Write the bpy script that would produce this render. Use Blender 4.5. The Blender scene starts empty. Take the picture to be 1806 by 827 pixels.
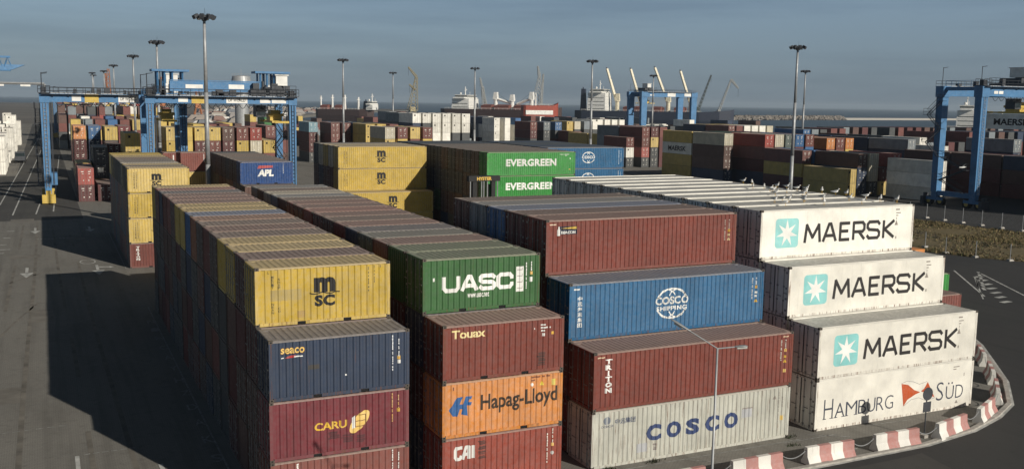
DEBUG_IDS = False
SKY_AIR, SKY_DUST, SKY_OZ, SKY_STR = 1.0, 1.0, 3.0, .117
SKY_GREY, SKY_GREYMIX = (1.55, 2.2, 2.98), .78
SKY_TOP, SKY_LOW, HAZE = .17, .76, .8e-4
SUN_STR, EXPO = 4.2, 0.0
# the containers that show largest stand as objects of their own; the rest go into one stuff mesh
KEEP = set('''A0.0 A0.1 A0.2 A1.0 A1.1 A1.2 A1.3 A10.0 A10.1 A10.2 A10.3 A11.0 A11.1 A11.2 A11.3 A12.0 A12.1 A12.2 A12.3 A13.0 A13.1 A13.2 A13.3 A14.0 A14.1 A14.2 A14.3 A15.0 A15.1 A15.2 A15.3 A16.0 A16.1 A16.2 A16.3 A17.0 A17.1 A17.2 A17.3 A2.0 A2.1 A2.2 A2.3 A3.0 A3.1 A3.2 A3.3 A4.0 A4.1 A4.2 A4.3 A5.0 A5.1 A5.2 A5.3 A6.0 A6.1 A6.2 A6.3 A7.0 A7.1 A7.2 A7.3 A8.0 A8.1 A8.2 A8.3 A9.0 A9.1 A9.2 A9.3 B0.0 B0.1 B0.2 B1.0 B1.1 B1.2 B1.3 B10.3 B11.3 B12.3 B13.3 B14.3 B15.3 B16.3 B2.2 B2.3 B3.3 B4.3 B5.3 B6.3 B7.3 B8.3 B9.3 C0.0 C0.1 C1.0 C1.1 C1.2 C2.2 C2.3 C3.3 C4.3 C5.3 C6.3 D0.0 D0.1 D1.1 D1.2 D10.3 D11.3 D2.2 D2.3 D3.3 D4.3 D5.3 D6.3 D7.3 D8.3 D9.3 E0.0 E0.1 E0.2 E0.3 E1.3 E2.3 E3.3 E4.3 E5.3 E6.3 E7.3 E8.3 E9.3 G0.2 G0.3 H0.2 H1.3 H2.3 H3.3 H4.3 H5.3 H6.3 H7.3 H8.3 J0.1 J1.2 J1.3 J2.2 J2.3 J3.2 J3.3 J4.2 J4.3 J5.2 J5.3 L0.2 L0.3 L1.3 L2.2 L2.3 L3.2 L3.3 L4.1 L4.2 L4.3 L5.1 L5.2 L5.3 L6.1 L6.2 L6.3 L7.2 L7.3 L8.3 La0.2 La0.3 La2.2 La2.3 La3.2 La3.3 La4.2 La4.3 La5.2 La5.3 La6.2 La6.3 Lb0.2 Lc0.3 Li0.0 Li0.1 Li1.0 Lj1.1 Lj1.2 Lk0.1 Lk0.2 Lk0.3 Lk1.2 Lk1.3 Lk2.3 Lk3.3 Ll0.2 Ll0.3 Lm0.2 Lo5.3 Ma0.0 Ma0.1 Ma0.2 Ma0.3 Ma0b1.3 Ma1.0 Ma1.1 Ma1.2 Ma1.3 Mb0.0 Mb0.1 Mb0.2 Mc0.2 Md0b1.2 Me0.3 Mh0.2 Mh0.3 Mh1.2 Mh1.3 Mh2.3 Mi0.1 Mi0.2 Mi0.3 Mk0.4 Mk0b1.4 Mk1.4 Mk2.3 Mk2.4 Mk3.3 Mk3.4 Mk4.3 Mk4.4 Mk5.3 Mk5.4 Mo0.2 Mo0.3 Mo1.3 Mo2.3 Mo3.3 Mp0.2 Mp0.3 Mq0.2 Mq0.3 Mq1.3 Mr0.0 Mr0.1 Mr0.2 Mr0.3 N0.2 N0.3 Ra0.0 Ra0.1 Ra0.2 Ra0.3 Rab.0 Rab.1 Rab.2 Rab.3 Rb0.0 Rb0.1 Rb0.2 Rb0.3 Rb1.3 Rb2.3 Rb3.3 Rb4.3 Rc0.0 Rc0.1 Rc0.2 Re0.3 Re1.3 Re2.3 Rf0.0 Rf0.1 Rg0.0 Rg0.1 Rg0.2 Rh0.0 Rh0.1 Rh0.2 Ri0.0 Ri0.1 Rj0.2 Rk0.2 Rk0.3 Rk0b1.3 Rk1.3 Rl0.3 Rl0b1.3 Rm0.3 Ro0.2 Ro0.3 Rq0.0 Rq0.1 Rq0.2 Rr0.2 Rs0.0 Rs0.1 Rs0.2 Rs0b1.0 Rs0b1.1 Rs0b1.2 Rs0b2.2 Wf0.0.0 Wf0.0.1 Wf0.0.2 Wf0.0.3 Wf1.0.0 Wf1.0.1 Wf1.0.2 Wf2.0.0 Wf3.0.0 Wf3.0.1 Wf3.0.2 Wf3.0.3 Wf3.1.3 Wf4.0.0 Wf4.0.1 Wf4.0.2 Wf4.0.3 Wf4.0.4 Wf4.1.3 Wf5.0.0 Wf5.0.1 Wf5.0.2 Wf5.0.3 Wf5.1.3 Wf5.1.4 Wf5.2.3 X0 X1'''.split())
import bpy, bmesh, math, random
from mathutils import Vector, Matrix
R = random.Random(7)
SC = bpy.context.scene
COL = SC.collection
rad = math.radians

# ------------------------------------------------------------------ helpers
class MB:
    """collects faces; build() links them as ONE mesh object"""
    def __init__(s): s.v = []; s.f = []; s.m = []; s.c = []; s.col = (1, 1, 1)
    def face(s, pts, m=0):
        n = len(s.v); s.v += [tuple(p) for p in pts]
        s.f.append(tuple(range(n, n + len(pts)))); s.m.append(m); s.c.append(s.col)
    def grid(s, verts, faces, m=0):
        n = len(s.v); s.v += [tuple(p) for p in verts]
        for f in faces: s.f.append(tuple(i + n for i in f)); s.m.append(m); s.c.append(s.col)
    def box(s, x0, y0, z0, x1, y1, z1, m=0):
        v = [(x0,y0,z0),(x1,y0,z0),(x1,y1,z0),(x0,y1,z0),(x0,y0,z1),(x1,y0,z1),(x1,y1,z1),(x0,y1,z1)]
        s.grid(v, [(0,3,2,1),(4,5,6,7),(0,1,5,4),(1,2,6,5),(2,3,7,6),(3,0,4,7)], m)
    def cbox(s, cx, cy, cz, sx, sy, sz, m=0):
        s.box(cx-sx/2, cy-sy/2, cz-sz/2, cx+sx/2, cy+sy/2, cz+sz/2, m)
    def tbox(s, b, t, m=0):
        """tapered box: b,t = (x0,y0,x1,y1,z)"""
        v = []
        for q in (b, t):
            x0,y0,x1,y1,z = q; v += [(x0,y0,z),(x1,y0,z),(x1,y1,z),(x0,y1,z)]
        s.grid(v, [(0,3,2,1),(4,5,6,7),(0,1,5,4),(1,2,6,5),(2,3,7,6),(3,0,4,7)], m)
    def tube(s, a, b, r0, r1=None, n=8, m=0, caps=True):
        a, b = Vector(a), Vector(b); r1 = r0 if r1 is None else r1
        d = (b - a).normalized(); u = d.orthogonal().normalized(); w = d.cross(u)
        v = []
        for c, r in ((a, r0), (b, r1)):
            for i in range(n):
                t = 2*math.pi*(i+.5)/n; v.append(c + u*math.cos(t)*r + w*math.sin(t)*r)
        f = [(i, (i+1) % n, n+(i+1) % n, n+i) for i in range(n)]
        if caps: f += [tuple(range(n-1, -1, -1)), tuple(range(n, 2*n))]
        s.grid(v, f, m)
    def bar(s, a, b, w, m=0): s.tube(a, b, w*.7071, None, 4, m)
    def lathe(s, prof, n=16, m=0, c=(0,0)):
        v = []; f = []
        for r, z in prof:
            for i in range(n):
                t = 2*math.pi*i/n; v.append((c[0]+r*math.cos(t), c[1]+r*math.sin(t), z))
        for k in range(len(prof)-1):
            for i in range(n):
                j = (i+1) % n; f.append((k*n+i, k*n+j, (k+1)*n+j, (k+1)*n+i))
        f.append(tuple(range(n-1, -1, -1))); f.append(tuple((len(prof)-1)*n+i for i in range(n)))
        s.grid(v, f, m)
    def prism(s, pts, z0, z1, m=0):
        n = len(pts); v = [(x,y,z0) for x,y in pts] + [(x,y,z1) for x,y in pts]
        s.grid(v, [tuple(range(n-1,-1,-1)), tuple(range(n,2*n))] + [(i,(i+1)%n,n+(i+1)%n,n+i) for i in range(n)], m)
    def data(s, name, mats, smooth=False, colattr=False):
        me = bpy.data.meshes.new(name); me.from_pydata(s.v, [], s.f)
        for m in mats: me.materials.append(m)
        me.polygons.foreach_set('material_index', s.m)
        if smooth: me.polygons.foreach_set('use_smooth', [True]*len(s.f))
        if colattr:
            ca = me.color_attributes.new('tint', 'FLOAT_COLOR', 'CORNER'); buf = []
            for p, c in zip(me.polygons, s.c): buf += [c[0],c[1],c[2],1.0]*p.loop_total
            ca.data.foreach_set('color', buf)
        me.update(); return me
    def build(s, name, mats, parent=None, loc=(0,0,0), rz=0, smooth=False, colour=None, **k):
        return link(name, s.data(name, mats if isinstance(mats,(list,tuple)) else [mats], smooth, **k), parent, loc, rz, colour)

def link(name, me, parent=None, loc=(0,0,0), rz=0, colour=None):
    o = bpy.data.objects.new(name, me); COL.objects.link(o)
    o.location = loc; o.rotation_euler = (0,0,rz)
    if parent: o.parent = parent
    if colour: o.color = (*colour, 1)
    return o
def tag(o, label, cat, group=None):
    o['label'] = label; o['category'] = cat
    if group: o['group'] = group
    return o
def thing(name, label, cat, loc=(0,0,0), rz=0, group=None):
    o = bpy.data.objects.new(name, None); COL.objects.link(o); o.empty_display_size = .3
    o.location = loc; o.rotation_euler = (0,0,rz)
    return tag(o, label, cat, group)
def copy_tree(o, parent=None):
    c = o.copy(); COL.objects.link(c)
    if parent: c.parent = parent
    for ch in o.children: copy_tree(ch, c)
    return c
def struct(o, kind='structure'): o['kind'] = kind; return o

# ------------------------------------------------------------------ materials
def nt(name):
    m = bpy.data.materials.new(name); m.use_nodes = True
    t = m.node_tree; return m, t, t.nodes['Principled BSDF']
def N(t, typ, **k):
    n = t.nodes.new(typ)
    for a, b in k.items():
        if a.startswith('i_'):
            key = a[2:]; n.inputs[int(key) if key.isdigit() else key].default_value = b
        else: setattr(n, a, b)
    return n
def mixc(t, fac, a, b, blend='MIX'):
    n = N(t, 'ShaderNodeMix', data_type='RGBA', blend_type=blend)
    for i, v in ((0, fac), (6, a), (7, b)):
        if isinstance(v, (int, float)): n.inputs[i].default_value = v
        elif isinstance(v, tuple): n.inputs[i].default_value = (*v, 1) if len(v) == 3 else v
        else: t.links.new(v, n.inputs[i])
    return n.outputs[2]
def ramp(t, src, p0, p1, v0=0., v1=1.):
    n = N(t, 'ShaderNodeMapRange'); t.links.new(src, n.inputs[0])
    n.inputs[1].default_value = p0; n.inputs[2].default_value = p1; n.inputs[3].default_value = v0; n.inputs[4].default_value = v1
    return n.outputs[0]
def coords(t, scale=(1,1,1), rnd=True):
    tc = N(t, 'ShaderNodeTexCoord'); mp = N(t, 'ShaderNodeMapping'); mp.inputs['Scale'].default_value = scale
    t.links.new(tc.outputs['Object'], mp.inputs[0])
    if rnd:
        oi = N(t, 'ShaderNodeObjectInfo'); mu = N(t, 'ShaderNodeMath', operation='MULTIPLY'); mu.inputs[1].default_value = 90.
        t.links.new(oi.outputs['Random'], mu.inputs[0]); cb = N(t, 'ShaderNodeCombineXYZ')
        for i in range(3): t.links.new(mu.outputs[0], cb.inputs[i])
        t.links.new(cb.outputs[0], mp.inputs['Location'])
    return mp.outputs[0]
def noise(t, co, scale, detail=4, rough=.55):
    n = N(t, 'ShaderNodeTexNoise'); n.inputs['Scale'].default_value = scale; n.inputs['Detail'].default_value = detail
    n.inputs['Roughness'].default_value = rough; t.links.new(co, n.inputs['Vector']); return n.outputs['Fac']

def paint(name, rust=.35, grime=.5, rough=.55, colour=None, dust=None, dustamt=0., attr=False, dents=0., rust0=.62):
    """weathered paint whose base colour is the object's own colour"""
    m, t, b = nt(name)
    if colour: rgb = N(t, 'ShaderNodeRGB'); rgb.outputs[0].default_value = (*colour,1); base = rgb.outputs[0]
    elif attr: a = N(t, 'ShaderNodeAttribute', attribute_name='tint'); base = a.outputs['Color']
    else: base = N(t, 'ShaderNodeObjectInfo').outputs['Color']
    co = coords(t); n1 = noise(t, co, .7); n2 = noise(t, co, 5, 6, .65)
    st = coords(t, (3.2, 3.2, .22)); n3 = noise(t, st, 1.6, 5, .7)
    hv = N(t, 'ShaderNodeHueSaturation'); t.links.new(base, hv.inputs['Color'])
    t.links.new(ramp(t, n1, .25, .75, .80, 1.16), hv.inputs['Value']); t.links.new(ramp(t, n2, .3, .7, .82, 1.08), hv.inputs['Saturation'])
    if not attr and not colour:      # boxes have faded unequally
        oi = N(t, 'ShaderNodeObjectInfo'); h2 = N(t, 'ShaderNodeHueSaturation'); t.links.new(hv.outputs[0], h2.inputs['Color'])
        t.links.new(ramp(t, oi.outputs['Random'], 0, 1, .90, 1.10), h2.inputs['Value']); t.links.new(ramp(t, oi.outputs['Random'], 0, 1, 1.06, .88), h2.inputs['Saturation']); hv = h2
    c = hv.outputs[0]
    if dustamt:
        c = mixc(t, ramp(t, n2, .25, .75, dustamt-.22, dustamt+.2), c, dust)
    if grime: c = mixc(t, ramp(t, n3, .56, .84, 0, grime), c, (.055,.045,.038))
    if rust:
        n4 = noise(t, st, 3.4, 6, .75)
        c = mixc(t, ramp(t, n4, rust0, rust0+.12, 0, rust), c, (.13,.05,.022))
    t.links.new(c, b.inputs['Base Color'])
    t.links.new(ramp(t, n2, .3, .7, rough-.1, rough+.15), b.inputs['Roughness'])
    if dents:
        bp = N(t, 'ShaderNodeBump'); bp.inputs['Strength'].default_value = dents; bp.inputs['Distance'].default_value = .05
        t.links.new(noise(t, coords(t, (1,1,.6)), 1.7, 3, .5), bp.inputs['Height']); t.links.new(bp.outputs[0], b.inputs['Normal'])
    return m
def plain(name, col, rough=.6, metal=0., var=.18, sc=2.):
    m, t, b = nt(name); co = coords(t); n = noise(t, co, sc, 5)
    rgb = N(t, 'ShaderNodeRGB'); rgb.outputs[0].default_value = (*col,1)
    hv = N(t, 'ShaderNodeHueSaturation'); t.links.new(rgb.outputs[0], hv.inputs['Color'])
    t.links.new(ramp(t, n, .3, .7, 1-var, 1+var), hv.inputs['Value'])
    t.links.new(hv.outputs[0], b.inputs['Base Color']); b.inputs['Roughness'].default_value = rough; b.inputs['Metallic'].default_value = metal
    return m

M = {}
M['paint'] = paint('container_paint', .5, .5, dents=.45, rust0=.60)
M['roof'] = paint('dusty_roof_paint', .25, .55, .75, dust=(.44,.385,.335), dustamt=.5, rust0=.56, dents=.5)
M['valley'] = paint('dirty_roof_valley', .3, .6, .85, dust=(.33,.285,.25), dustamt=.55)
M['reefer'] = paint('reefer_panel', .22, .2, .45, dents=.15, rust0=.60)
M['reefer_roof'] = paint('reefer_roof', .12, .6, .6, dust=(.24,.235,.22), dustamt=.7)
M['frame'] = paint('frame_paint', .8, .6, .6, rust0=.53)
M['white_frame'] = paint('white_frame_paint', .85, .4, .55, rust0=.50)
M['oldwhite'] = paint('aged_white_paint', .8, .4, .6, dents=.4, rust0=.545)
M['tint'] = paint('stack_paint', .3, .4, attr=True)
M['dark'] = plain('dark_gap', (.008,.008,.009), .9)
M['cast'] = plain('corner_steel', (.09,.075,.062), .7)
M['gear'] = plain('galvanised_gear', (.24,.235,.225), .5, .2)
M['rubber'] = plain('rubber_seal', (.02,.02,.021), .8)
M['decal'] = paint('lettering_paint', 0, .12, .5)
M['crane'] = paint('crane_blue_paint', .25, .35, .5, colour=(.052,.185,.38))
M['steel'] = plain('galvanised_steel', (.36,.37,.38), .5, .3)
M['darksteel'] = plain('dark_steel', (.045,.05,.06), .6)
M['yellow'] = paint('safety_yellow', .2, .5, .5, colour=(.58,.40,.06))
M['white'] = paint('white_enamel', .05, .12, .5, colour=(.78,.77,.73))
M['cream'] = paint('cream_enamel', .06, .12, .5, colour=(.72,.65,.47))
M['glass'] = plain('dark_glass', (.02,.03,.035), .12)
M['concrete'] = plain('concrete', (.36,.34,.31), .85, 0, .25, 3)
M['tyre'] = plain('tyre', (.018,.018,.018), .85)
M['lens'] = plain('lamp_lens', (.55,.55,.52), .3)

# ------------------------------------------------------------------ camera (solved from the photograph)
CAM = Vector((-7.9088, -39.3036, 17.5454)); YAW, PIT, ROL, F = -.447393, .134021, .014939, 1722.27
cy, sy, cp, sp, cr, sr = math.cos(YAW), math.sin(YAW), math.cos(PIT), math.sin(PIT), math.cos(ROL), math.sin(ROL)
fw = Vector((-sy*cp, cy*cp, -sp)); rt = Vector((cy, sy, 0)); up = rt.cross(fw)
rt, up = cr*rt + sr*up, -sr*rt + cr*up
cam = bpy.data.objects.new('camera', bpy.data.cameras.new('camera')); COL.objects.link(cam)
cam.matrix_world = Matrix(((rt.x,up.x,-fw.x,CAM.x),(rt.y,up.y,-fw.y,CAM.y),(rt.z,up.z,-fw.z,CAM.z),(0,0,0,1)))
cam.data.sensor_width = 36; cam.data.lens = 36*F/1806; cam.data.clip_start = .5; cam.data.clip_end = 40000
SC.camera = cam

# ------------------------------------------------------------------ daylight
SUN = Vector((.805, -2.0, 1.0)).normalized()
W = bpy.data.worlds.new('World'); SC.world = W; W.use_nodes = True
wt = W.node_tree; bg = wt.nodes['Background']
sky = N(wt, 'ShaderNodeTexSky', sky_type='NISHITA', sun_disc=False)
sky.sun_elevation = math.asin(SUN.z); sky.sun_rotation = math.atan2(SUN.x, SUN.y)
sky.air_density = SKY_AIR; sky.dust_density = SKY_DUST; sky.ozone_density = SKY_OZ; sky.altitude = 20
tc = N(wt, 'ShaderNodeTexCoord'); mp = N(wt, 'ShaderNodeMapping'); mp.inputs['Scale'].default_value = (1.5, 1.5, 17.)
wt.links.new(tc.outputs['Generated'], mp.inputs[0])
cl = noise(wt, mp.outputs[0], 1.7, 6, .55)
skc = mixc(wt, SKY_GREYMIX, sky.outputs[0], SKY_GREY)
sx = N(wt, 'ShaderNodeSeparateXYZ'); wt.links.new(tc.outputs['Generated'], sx.inputs[0])
hz = N(wt, 'ShaderNodeMath', operation='MULTIPLY'); wt.links.new(ramp(wt, sx.outputs['Z'], .12, .5, 1., SKY_TOP), hz.inputs[0]); wt.links.new(ramp(wt, sx.outputs['Z'], 0., .11, SKY_LOW, 1.), hz.inputs[1]); hz = hz.outputs[0]      # hazy sky: palest along the horizon, deeper overhead
skc = mixc(wt, 1., skc, hz, 'MULTIPLY')
skc = mixc(wt, ramp(wt, cl, .42, .66, 0, 1.), skc, mixc(wt, 1., skc, (.80,.815,.84), 'MULTIPLY'))
wt.links.new(skc, bg.inputs['Color']); bg.inputs['Strength'].default_value = SKY_STR
sl = bpy.data.lights.new('sun', 'SUN'); sl.energy = SUN_STR; sl.angle = rad(.53); sl.color = (1, .93, .81)
so = bpy.data.objects.new('sun', sl); COL.objects.link(so); so.rotation_euler = SUN.to_track_quat('Z', 'Y').to_euler()
so.location = (60, -150, 80)
vs = SC.view_settings; vs.view_transform = 'Standard'; vs.look = 'None'; vs.exposure = EXPO; vs.gamma = 1; vs.use_curve_mapping = False
SC.render.engine = 'CYCLES'; SC.cycles.use_denoising = True; SC.cycles.max_bounces = 6
SC.cycles.sample_clamp_indirect = 4

# ------------------------------------------------------------------ colours (linear reflectance)
C = dict(
 y=((.55,.39,.085),'yellow'), r=((.165,.052,.042),'red-brown'), d=((.105,.03,.03),'maroon'), B=((.115,.062,.05),'brown'),
 R=((.34,.06,.045),'bright red'), b=((.03,.12,.29),'blue'), n=((.026,.045,.09),'navy'), g=((.20,.23,.25),'grey'),
 k=((.07,.075,.078),'charcoal'), w=((.80,.775,.70),'white'), e=((.55,.50,.38),'cream'), o=((.60,.22,.045),'orange'),
 G=((.035,.17,.045),'green'), t=((.16,.30,.36),'pale teal'), p=((.20,.050,.036),'russet'), v=((.027,.256,.038),'bright green'),
 S=((.035,.052,.093),'faded navy'), c=((.172,.033,.042),'crimson'), u=((.04,.13,.04),'dark green'), h=((.6,.225,.045),'orange'),
 a=((.28,.055,.034),'brick red'), q=((.010,.112,.255),'sky blue'), l=((.52,.52,.46),'aged white'), A=((.018,.066,.215),'royal blue'),
 m=((.30,.12,.06),'rusty orange'), G2=((.06,.12,.08),'grey green'), x=((.10,.13,.12),'grey green'))
BLACK=(.012,.012,.014); INK=(.025,.022,.022); WHT=(.78,.78,.75); GOLD=(.72,.46,.07); NAVY=(.03,.05,.14)
# ------------------------------------------------------------------ containers near the camera
PITCH, DEP = .278, .036
def fold(L):
    n = round((L-.36)/PITCH); p = (L-.36)/n; xs = []
    for i in range(n):
        a = -L/2+.18+i*p
        xs += [(a, 0), (a+.26*p, 0), (a+.42*p, DEP), (a+.76*p, DEP), (a+.92*p, 0)]
    xs.append((L/2-.18, 0)); return xs
def fold_at(pr, x):
    if x <= pr[0][0] or x >= pr[-1][0]: return 0.
    for (a, d), (b, e) in zip(pr, pr[1:]):
        if a <= x <= b: return d+(e-d)*(x-a)/max(b-a, 1e-6)
    return 0.
def sheet(mb, pts, fn0, fn1, m=0):
    v = [fn0(*p) for p in pts]+[fn1(*p) for p in pts]; n = len(pts)
    mb.grid(v, [(i, i+1, n+i+1, n+i) for i in range(n-1)], m)

WD = 2.438
class Kit: pass
def make_kit(L, H, reefer=False):
    k = Kit(); h = H-.014; w = WD/2; k.L, k.H = L, H; k.pr = fold(L)
    # frame: posts, rails, fork pockets, corner castings
    f = MB(); pw, pd = .13, .11
    for sx in (-1, 1):
        for s_ in (-1, 1):
            x0, x1 = sorted((sx*L/2, sx*(L/2-pw))); y0, y1 = sorted((s_*w, s_*(w-pd)))
            f.box(x0, y0, .118, x1, y1, h-.118)
    for s_ in (-1, 1):
        y0, y1 = sorted((s_*(w-.008), s_*(w-.07)))
        f.box(-L/2+.178, y0, h-.10, L/2-.178, y1, h-.035, 3)
        y0, y1 = sorted((s_*(w-.006), s_*(w-.055)))
        if L < 7:
            for a, b in ((-L/2+.178, -1.21), (-.85, .85), (1.21, L/2-.178)): f.box(a, y0, .012, b, y1, .155)
            for c in (-1.03, 1.03):
                f.box(c-.18, y0, .138, c+.18, y1, .155); q0, q1 = sorted((s_*(w-.05), s_*(w-.3))); f.box(c-.18, q0, .014, c+.18, q1, .137, 1)
        else: f.box(-L/2+.178, y0, .012, L/2-.178, y1, .155)
    for s_ in (-1, 1):
        x0, x1 = sorted((s_*(L/2-.006), s_*(L/2-.07))); f.box(x0, -w+.162, h-.12, x1, w-.162, h-.03); f.box(x0, -w+.162, .012, x1, w-.162, .15)
    c = f
    for sx in (-1, 1):
        for s_ in (-1, 1):
            for z0 in (0, h-.118):
                x0, x1 = sorted((sx*(L/2+.002), sx*(L/2-.178))); y0, y1 = sorted((s_*(w+.002), s_*(w-.162)))
                c.box(x0, y0, z0, x1, y1, z0+.118, 2)
                xc = (x0+x1)/2; yy = s_*(w+.004); c.box(xc-.04, min(yy, s_*w), z0+.03, xc+.04, max(yy, s_*w), z0+.09, 1)
                xx = sx*(L/2+.004); yc = (y0+y1)/2; c.box(min(xx, sx*L/2), yc-.035, z0+.03, max(xx, sx*L/2), yc+.035, z0+.09, 1)
    k.frame = f.data('frame', [M['frame'] if not reefer else M['white_frame'], M['dark'], M['cast'], M['roof'] if not reefer else M['reefer']])
    # walls: two long sides and the blind end (+x)
    g = MB(); wf = w-.014; z0, z1 = .15, h-.05
    if reefer:
        for s_ in (-1, 1):
            f0 = lambda x, d, z: (x, s_*(wf-d), z)
            g.face([f0(-L/2+.1, 0, z0), f0(L/2-.1, 0, z0), f0(L/2-.1, 0, z1), f0(-L/2+.1, 0, z1)][::s_*-1])
        g.face([(L/2-.02, -w+.1, z0), (L/2-.02, w-.1, z0), (L/2-.02, w-.1, z1), (L/2-.02, -w+.1, z1)])
    else:
        for s_ in (-1, 1):
            sheet(g, k.pr, lambda x, d: (x, s_*(wf-d), z0), lambda x, d: (x, s_*(wf-d), z1))
            for e0, e1 in ((-L/2+.1, -L/2+.18), (L/2-.18, L/2-.1)):
                g.face([(e0, s_*wf, z0), (e1, s_*wf, z0), (e1, s_*wf, z1), (e0, s_*wf, z1)])
        ep = [(x, d*1.2) for x, d in fold(WD)]
        sheet(g, ep, lambda y, d: (L/2-.02-d, y, z0), lambda y, d: (L/2-.02-d, y, z1))
    k.walls = g.data('wall_panels', [M['reefer'] if reefer else M['paint']])
    # roof
    r = MB()
    if reefer:
        r.box(-L/2+.07, -w+.09, h-.07, L/2-.07, w-.09, h-.045)
        for s_ in (-1, 1): y0, y1 = sorted((s_*(w-.008), s_*(w-.1))); r.box(-L/2+.178, y0, h-.05, L/2-.178, y1, h+.002, 1)
    else:
        rp = [(x, d*.62) for x, d in k.pr]
        for q0, q1 in zip(rp, rp[1:]): sheet(r, [q0, q1], lambda x, d: (x, -w+.07, h-.025-d), lambda x, d: (x, w-.07, h-.025-d), 2 if q0[1]+q1[1] > .02 else 0)
        for s_ in (-1, 1):
            r.face([(-L/2+.05, s_*(w-.07), h-.024), (L/2-.05, s_*(w-.07), h-.024), (L/2-.05, s_*(w-.05), h-.036), (-L/2+.05, s_*(w-.05), h-.036)][::s_])
        for s_ in (-1, 1):
            x0, x1 = sorted((s_*(L/2-.19), s_*(L/2-.05))); r.box(x0, -w+.17, h-.05, x1, w-.17, h-.022)
            x0, x1 = sorted((s_*(L/2-.18), s_*(L/2-.45)));
            for q in (-1, 1): y0, y1 = sorted((q*(w-.06), q*(w-.4))); r.box(x0, y0, h-.04, x1, y1, h-.019, 0)
    k.roof = r.data('roof', [M['reefer_roof'] if reefer else M['roof'], M['reefer'], M['valley']])
    # doors on the -x end, two leaves with locking bars
    k.door = []; k.bars = []
    for s_ in (-1, 1):
        d = MB(); x = -L/2+.028; a, b = sorted((s_*.012, s_*(w-.12))); zz0, zz1 = .16, h-.125
        d.box(x, a, zz0, x+.05, b, zz1)
        if not reefer:
            nb = 5; hh = (zz1-zz0-.1)/nb
            for i in range(nb): d.box(x-.022, a+.09, zz0+.06+i*hh, x+.001, b-.09, zz0+.04+(i+1)*hh-.05)
        d.box(x-.008, a, zz0, x+.002, a+.03, zz1, 1); d.box(x-.008, b-.03, zz0, x+.002, b, zz1, 1)
        k.door.append(d.data('door', [M['reefer'] if reefer else M['paint'], M['rubber']]))
        e = MB()
        for q in (.3, .82):
            yy = s_*q; e.tube((x-.05, yy, .08), (x-.05, yy, h-.07), .017, None, 6)
            for z in (.2, .9, 1.7, h-.25): e.box(x-.06, yy-.05, z, x-.02, yy+.05, z+.07)
            e.box(x-.075, min(yy, yy+s_*.36), 1.15+(.2 if q > .5 else 0), x-.06, max(yy, yy+s_*.36), 1.19+(.2 if q > .5 else 0))
        for z in (.35, 1.0, 1.6, h-.4): yy = s_*(w-.11); e.box(x-.03, min(yy, yy-s_*.16), z, x+.0, max(yy, yy-s_*.16), z+.1)
        k.bars.append(e.data('locking_bar', [M['gear']]))
    return k
K20 = make_kit(6.058, 2.591); K40 = make_kit(12.192, 2.8975); KRF = make_kit(12.192, 2.8975, True)

STACK = MB()        # everything past the 300 that show largest goes in here
def stack_box(L, H, x, y, z, col, along_y=False):
    STACK.col = col; h = H-.012
    sx, sy_ = (WD, L) if along_y else (L, WD)
    STACK.cbox(x, y, z+h/2, sx-.02, sy_-.02, h-.02)
def near(kit, cid, x0, yf, z, ck, label, group, name='shipping_container', flip=False):
    """x0 = left end, yf = front plane"""
    col, cn = C[ck]; jx_ = R.uniform(-.02, .02)
    if KEEP is not None and cid not in KEEP:
        stack_box(kit.L, kit.H, x0+kit.L/2, yf+WD/2, z, col); return None
    jx = 0 if kit is KRF else jx_
    t = thing(name, label, 'container', (x0+kit.L/2+jx, yf+WD/2, z), math.pi if flip else 0, group)
    t['cid'] = cid
    link('wall_panels', kit.walls, t, colour=col); link('roof', kit.roof, t, colour=col)
    link('frame', kit.frame, t, colour=tuple(c*.95 for c in col))
    for d, b in zip(kit.door, kit.bars):
        dd = link('door', d, t, colour=col); link('locking_bar', b, dd)
    return t

# ------------------------------------------------------------------ lettering
TXT = {}
def glyphs(s, bold=0., spacing=1.):
    key = (s, bold, spacing)
    if key in TXT: return TXT[key]
    cu = bpy.data.curves.new('text', 'FONT'); cu.body = s; cu.offset = bold; cu.space_character = spacing; cu.resolution_u = 3
    cu.fill_mode = 'FRONT'
    o = bpy.data.objects.new('text', cu); COL.objects.link(o)
    dg = bpy.context.evaluated_depsgraph_get(); me = bpy.data.meshes.new_from_object(o.evaluated_get(dg))
    vs_ = [(v.co.x, v.co.y) for v in me.vertices]; fs = [tuple(p.vertices) for p in me.polygons]
    bpy.data.objects.remove(o); bpy.data.curves.remove(cu); bpy.data.meshes.remove(me)
    TXT[key] = (vs_, fs); return TXT[key]
def fit(g, x0, z0, x1, z1, skew=0.):
    vs_, fs = g; xs = [v[0] for v in vs_]; ys = [v[1] for v in vs_]
    a, b, c, d = min(xs), max(xs), min(ys), max(ys)
    return [(x0+(x-a)/(b-a)*(x1-x0)+skew*(y-c)/(d-c), z0+(y-c)/(d-c)*(z1-z0)) for x, y in vs_], fs
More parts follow.
